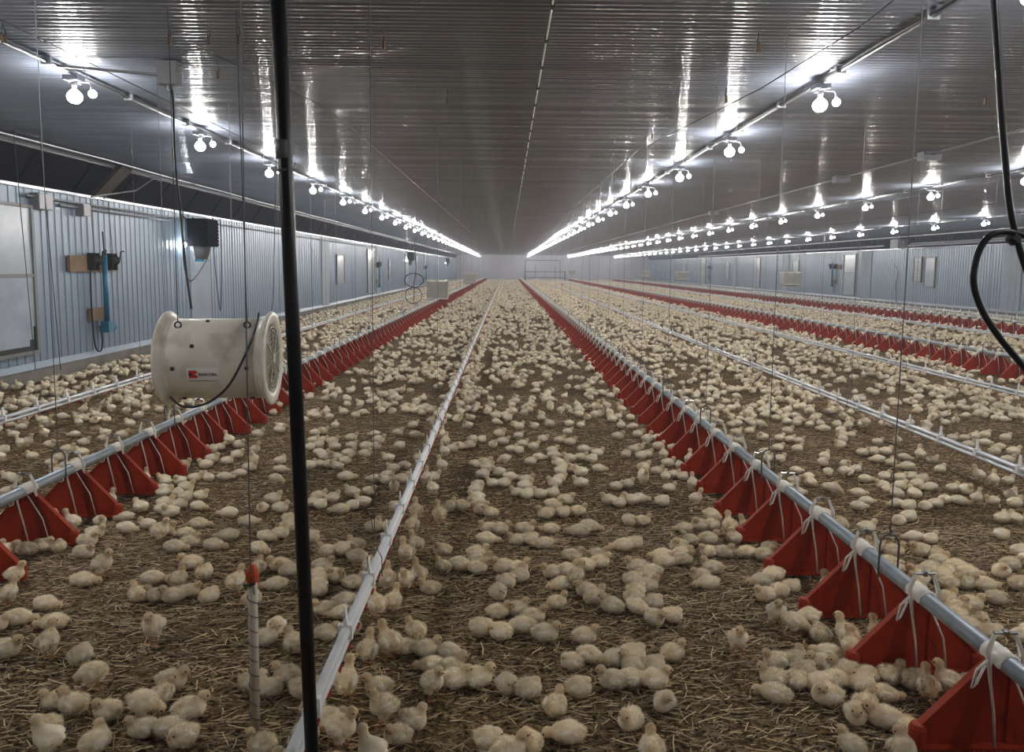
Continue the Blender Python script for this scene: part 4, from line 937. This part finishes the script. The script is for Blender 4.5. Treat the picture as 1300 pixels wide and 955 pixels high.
# nudge the nearer birds apart so that none stand inside another
A = np.array([[f[0], f[1]] for f in flock]); dist = np.hypot(A[:, 0], A[:, 1]); order = np.argsort(dist); nearN = order[:700]
P_ = A[nearN].copy()
for it in range(40):
    D = P_[:, None]-P_[None]; dd = np.sqrt((D**2).sum(2))+np.eye(len(P_)); need = .080-dd; need[need < 0] = 0; np.fill_diagonal(need, 0)
    P_ += (D/dd[..., None]*need[..., None]*.25).sum(1)
    for X in FEED_X[:2]:            # stay clear of the red plates
        for yy in np.arange(phase[FEED_X.index(X)]-.44*4, 9, .44):
            inn = (abs(P_[:, 0]-X) < .26) & (abs(P_[:, 1]-yy) < .058); P_[inn, 1] += np.where(P_[inn, 1] > yy, .012, -.012)
A[nearN] = P_
for i in nearN: flock[i][0], flock[i][1] = A[i]
# the 300 that show largest become chicks of their own
vis = []
for i in order:
    x_, y_ = A[i]; px, py = proj((x_, y_, .04))
    if 4 < px < 1296 and py < 950: vis.append(i)
    if len(vis) == 300: break
single = set(vis)
facing = ['right', 'away from the camera', 'left', 'toward the camera']
posew = {'L': 'lying head up', 'D': 'lying head down', 'T': 'curled into a ball', 'P': 'lying head turned back', 'S': 'standing', 'W': 'standing head lowered'}
def zone(x, y):
    px, py = proj((x, y, .04)); polex = 353+(392-353)*py/865
    if x < FEED_X[0]-.24: return 'behind the left feeder line'
    if x < FEED_X[0]+.26: return 'among the left feeder plates'
    if px < 150: return 'by the left edge'
    if px < 318: return 'left of the tan tube'
    if px < polex+2: return 'just left of the black pole'
    if x < DRINK_X[1]-.16: return 'between black pole and white pipe'
    if x < DRINK_X[1]+.17: return 'under the white drinker pipe'
    if x < .12: return 'right of the white pipe'
    if x < .62: return 'in the middle of the aisle'
    if x < FEED_X[1]-.30: return 'left of the right feeder line'
    if x < FEED_X[1]+.27: return 'among the right feeder plates'
    if px < 1130: return 'just beyond the right feeder line'
    return 'near the right edge'
buckets = {}
info = {}
for i in sorted(vis, key=lambda i: math.hypot(*A[i])):
    x_, y_, h, pose = flock[i]; hd = h % (2*PI); fi = int(((hd+PI/4) % (2*PI))//(PI/2)); z_ = zone(x_, y_)
    key = (pose, fi if pose != 'T' else -1, z_); buckets.setdefault(key, []).append(i)
for key, ids in buckets.items():
    pose, fi, z_ = key
    for k, i in enumerate(ids):
        face = '' if fi < 0 else ' facing '+facing[fi]
        o_ = '' if len(ids) == 1 else (ORD[k] if k < len(ORD) else 'farthest')+' '
        if len(ids) > 1 and k == len(ids)-1: o_ = 'farthest '
        info[i] = '%schick %s%s, %s' % (o_, posew[pose], face.replace(' from the camera', ''), z_)
chick0 = {}
for i in vis:
    x_, y_, h, pose = flock[i]; key = (pose, R.randrange(2)); sc_ = R.uniform(.80, .95)
    o = make_chick(*key) if key not in chick0 else copy_tree(chick0[key]); chick0.setdefault(key, o)
    o.location = (x_, y_, .004); o.rotation_euler.z = h; o.scale = (sc_,)*3
    lb_ = info[i]; tag(o, ('cream '+lb_) if lb_.startswith('chick') else lb_.replace('chick', 'cream chick', 1), 'chick', 'chicks on the straw near the camera')
# everything farther away is one flock mesh, coarser with distance
VV, TT, CC, off = [], [], [], 0
for i, (x_, y_, h, pose) in enumerate(flock):
    if i in single: continue
    d_ = math.hypot(x_, y_); lv = 0 if d_ < 8 else 1 if d_ < 13 else 2 if d_ < 22 else 3 if d_ < 42 else 4
    v, tr, col = LOD[(pose, lv)]; s_ = R.uniform(.78, .94); c_, n_ = math.cos(h)*s_, math.sin(h)*s_
    q = np.empty_like(v); q[:, 0] = v[:, 0]*c_-v[:, 1]*n_+x_; q[:, 1] = v[:, 0]*n_+v[:, 1]*c_+y_; q[:, 2] = v[:, 2]*s_+.003
    VV.append(q); TT.append(tr+off); CC.append(col*R.uniform(.86, 1.08)); off += len(v)
print('flock', len(flock), 'hand', hand, 'verts', off)
me = numpy_mesh('chick_flock', np.concatenate(VV), np.concatenate(TT), np.clip(np.concatenate(CC), 0, 1), M['coat'])
tag(link('chick_flock', me), 'the mass of small cream chicks spread over the litter to the far wall', 'chicks', None, 'stuff')

# ------------------------------------------------------------ loose straw on the litter
def straws(n, ya, yb, lo, hi, wd, seed, name):
    rs = np.random.RandomState(seed); y_ = np.sqrt(rs.uniform(ya*ya, yb*yb, n)); x_ = rs.uniform(-.76, .76, n)*y_; ok = (x_ > XL+.05) & (x_ < XR-.05); x_, y_ = x_[ok], y_[ok]; n = len(x_)
    an = rs.normal(.12, .5, n)+(rs.rand(n) < .22)*rs.uniform(0, PI, n); L = rs.uniform(lo, hi, n)*(.45+rs.rand(n)*.55); W = rs.uniform(wd*.5, wd, n)
    d = np.stack([np.cos(an), np.sin(an), rs.normal(0, .07, n)], 1); s = np.stack([-np.sin(an), np.cos(an), np.zeros(n)], 1)
    z_ = rs.uniform(.001, .012, n); c = np.stack([x_, y_, z_+.002], 1)
    bend = rs.normal(0, .10, n)
    P = []
    for t_ in (-.5, 0, .5):
        ctr = c+d*(L*t_)[:, None]+s*(L*bend*(.25-t_*t_)*2)[:, None]
        P += [ctr-s*W[:, None]/2, ctr+s*W[:, None]/2+np.array([0, 0, .0006]), ctr+np.array([0, 0, .0016])]
    v = np.stack(P, 1); v[:, :, 2] = np.maximum(v[:, :, 2], .0008); v = v.reshape(-1, 3)
    base = np.arange(n)[:, None]*9; T = []
    for q in (0, 3):
        for (a_, b_) in ((0, 2), (2, 1)): T += [base+[q+a_, q+3+a_, q+3+b_], base+[q+a_, q+3+b_, q+b_]]
    tri = np.concatenate(T)
    k_ = rs.rand(n); c0, c1 = np.array([.16, .10, .043]), np.array([.92, .71, .42]); col = c0+(c1-c0)*(k_**2.6)[:, None]
    return v, tri, np.repeat(col, 9, axis=0)
parts = [straws(30000, 1.75, 4.2, .025, .105, .0044, 1, ''), straws(32000, 4.0, 8.5, .03, .11, .0056, 2, ''), straws(14000, 8.3, 16, .04, .12, .008, 3, '')]
VV, TT, CC, off = [], [], [], 0
for v, tr, col in parts: VV.append(v); TT.append(tr+off); CC.append(col); off += len(v)
me = numpy_mesh('loose_straw', np.concatenate(VV), np.concatenate(TT), np.concatenate(CC), M['straw'], False)
tag(link('loose_straw', me), 'chopped straw scattered over the brown litter floor', 'straw', None, 'stuff')
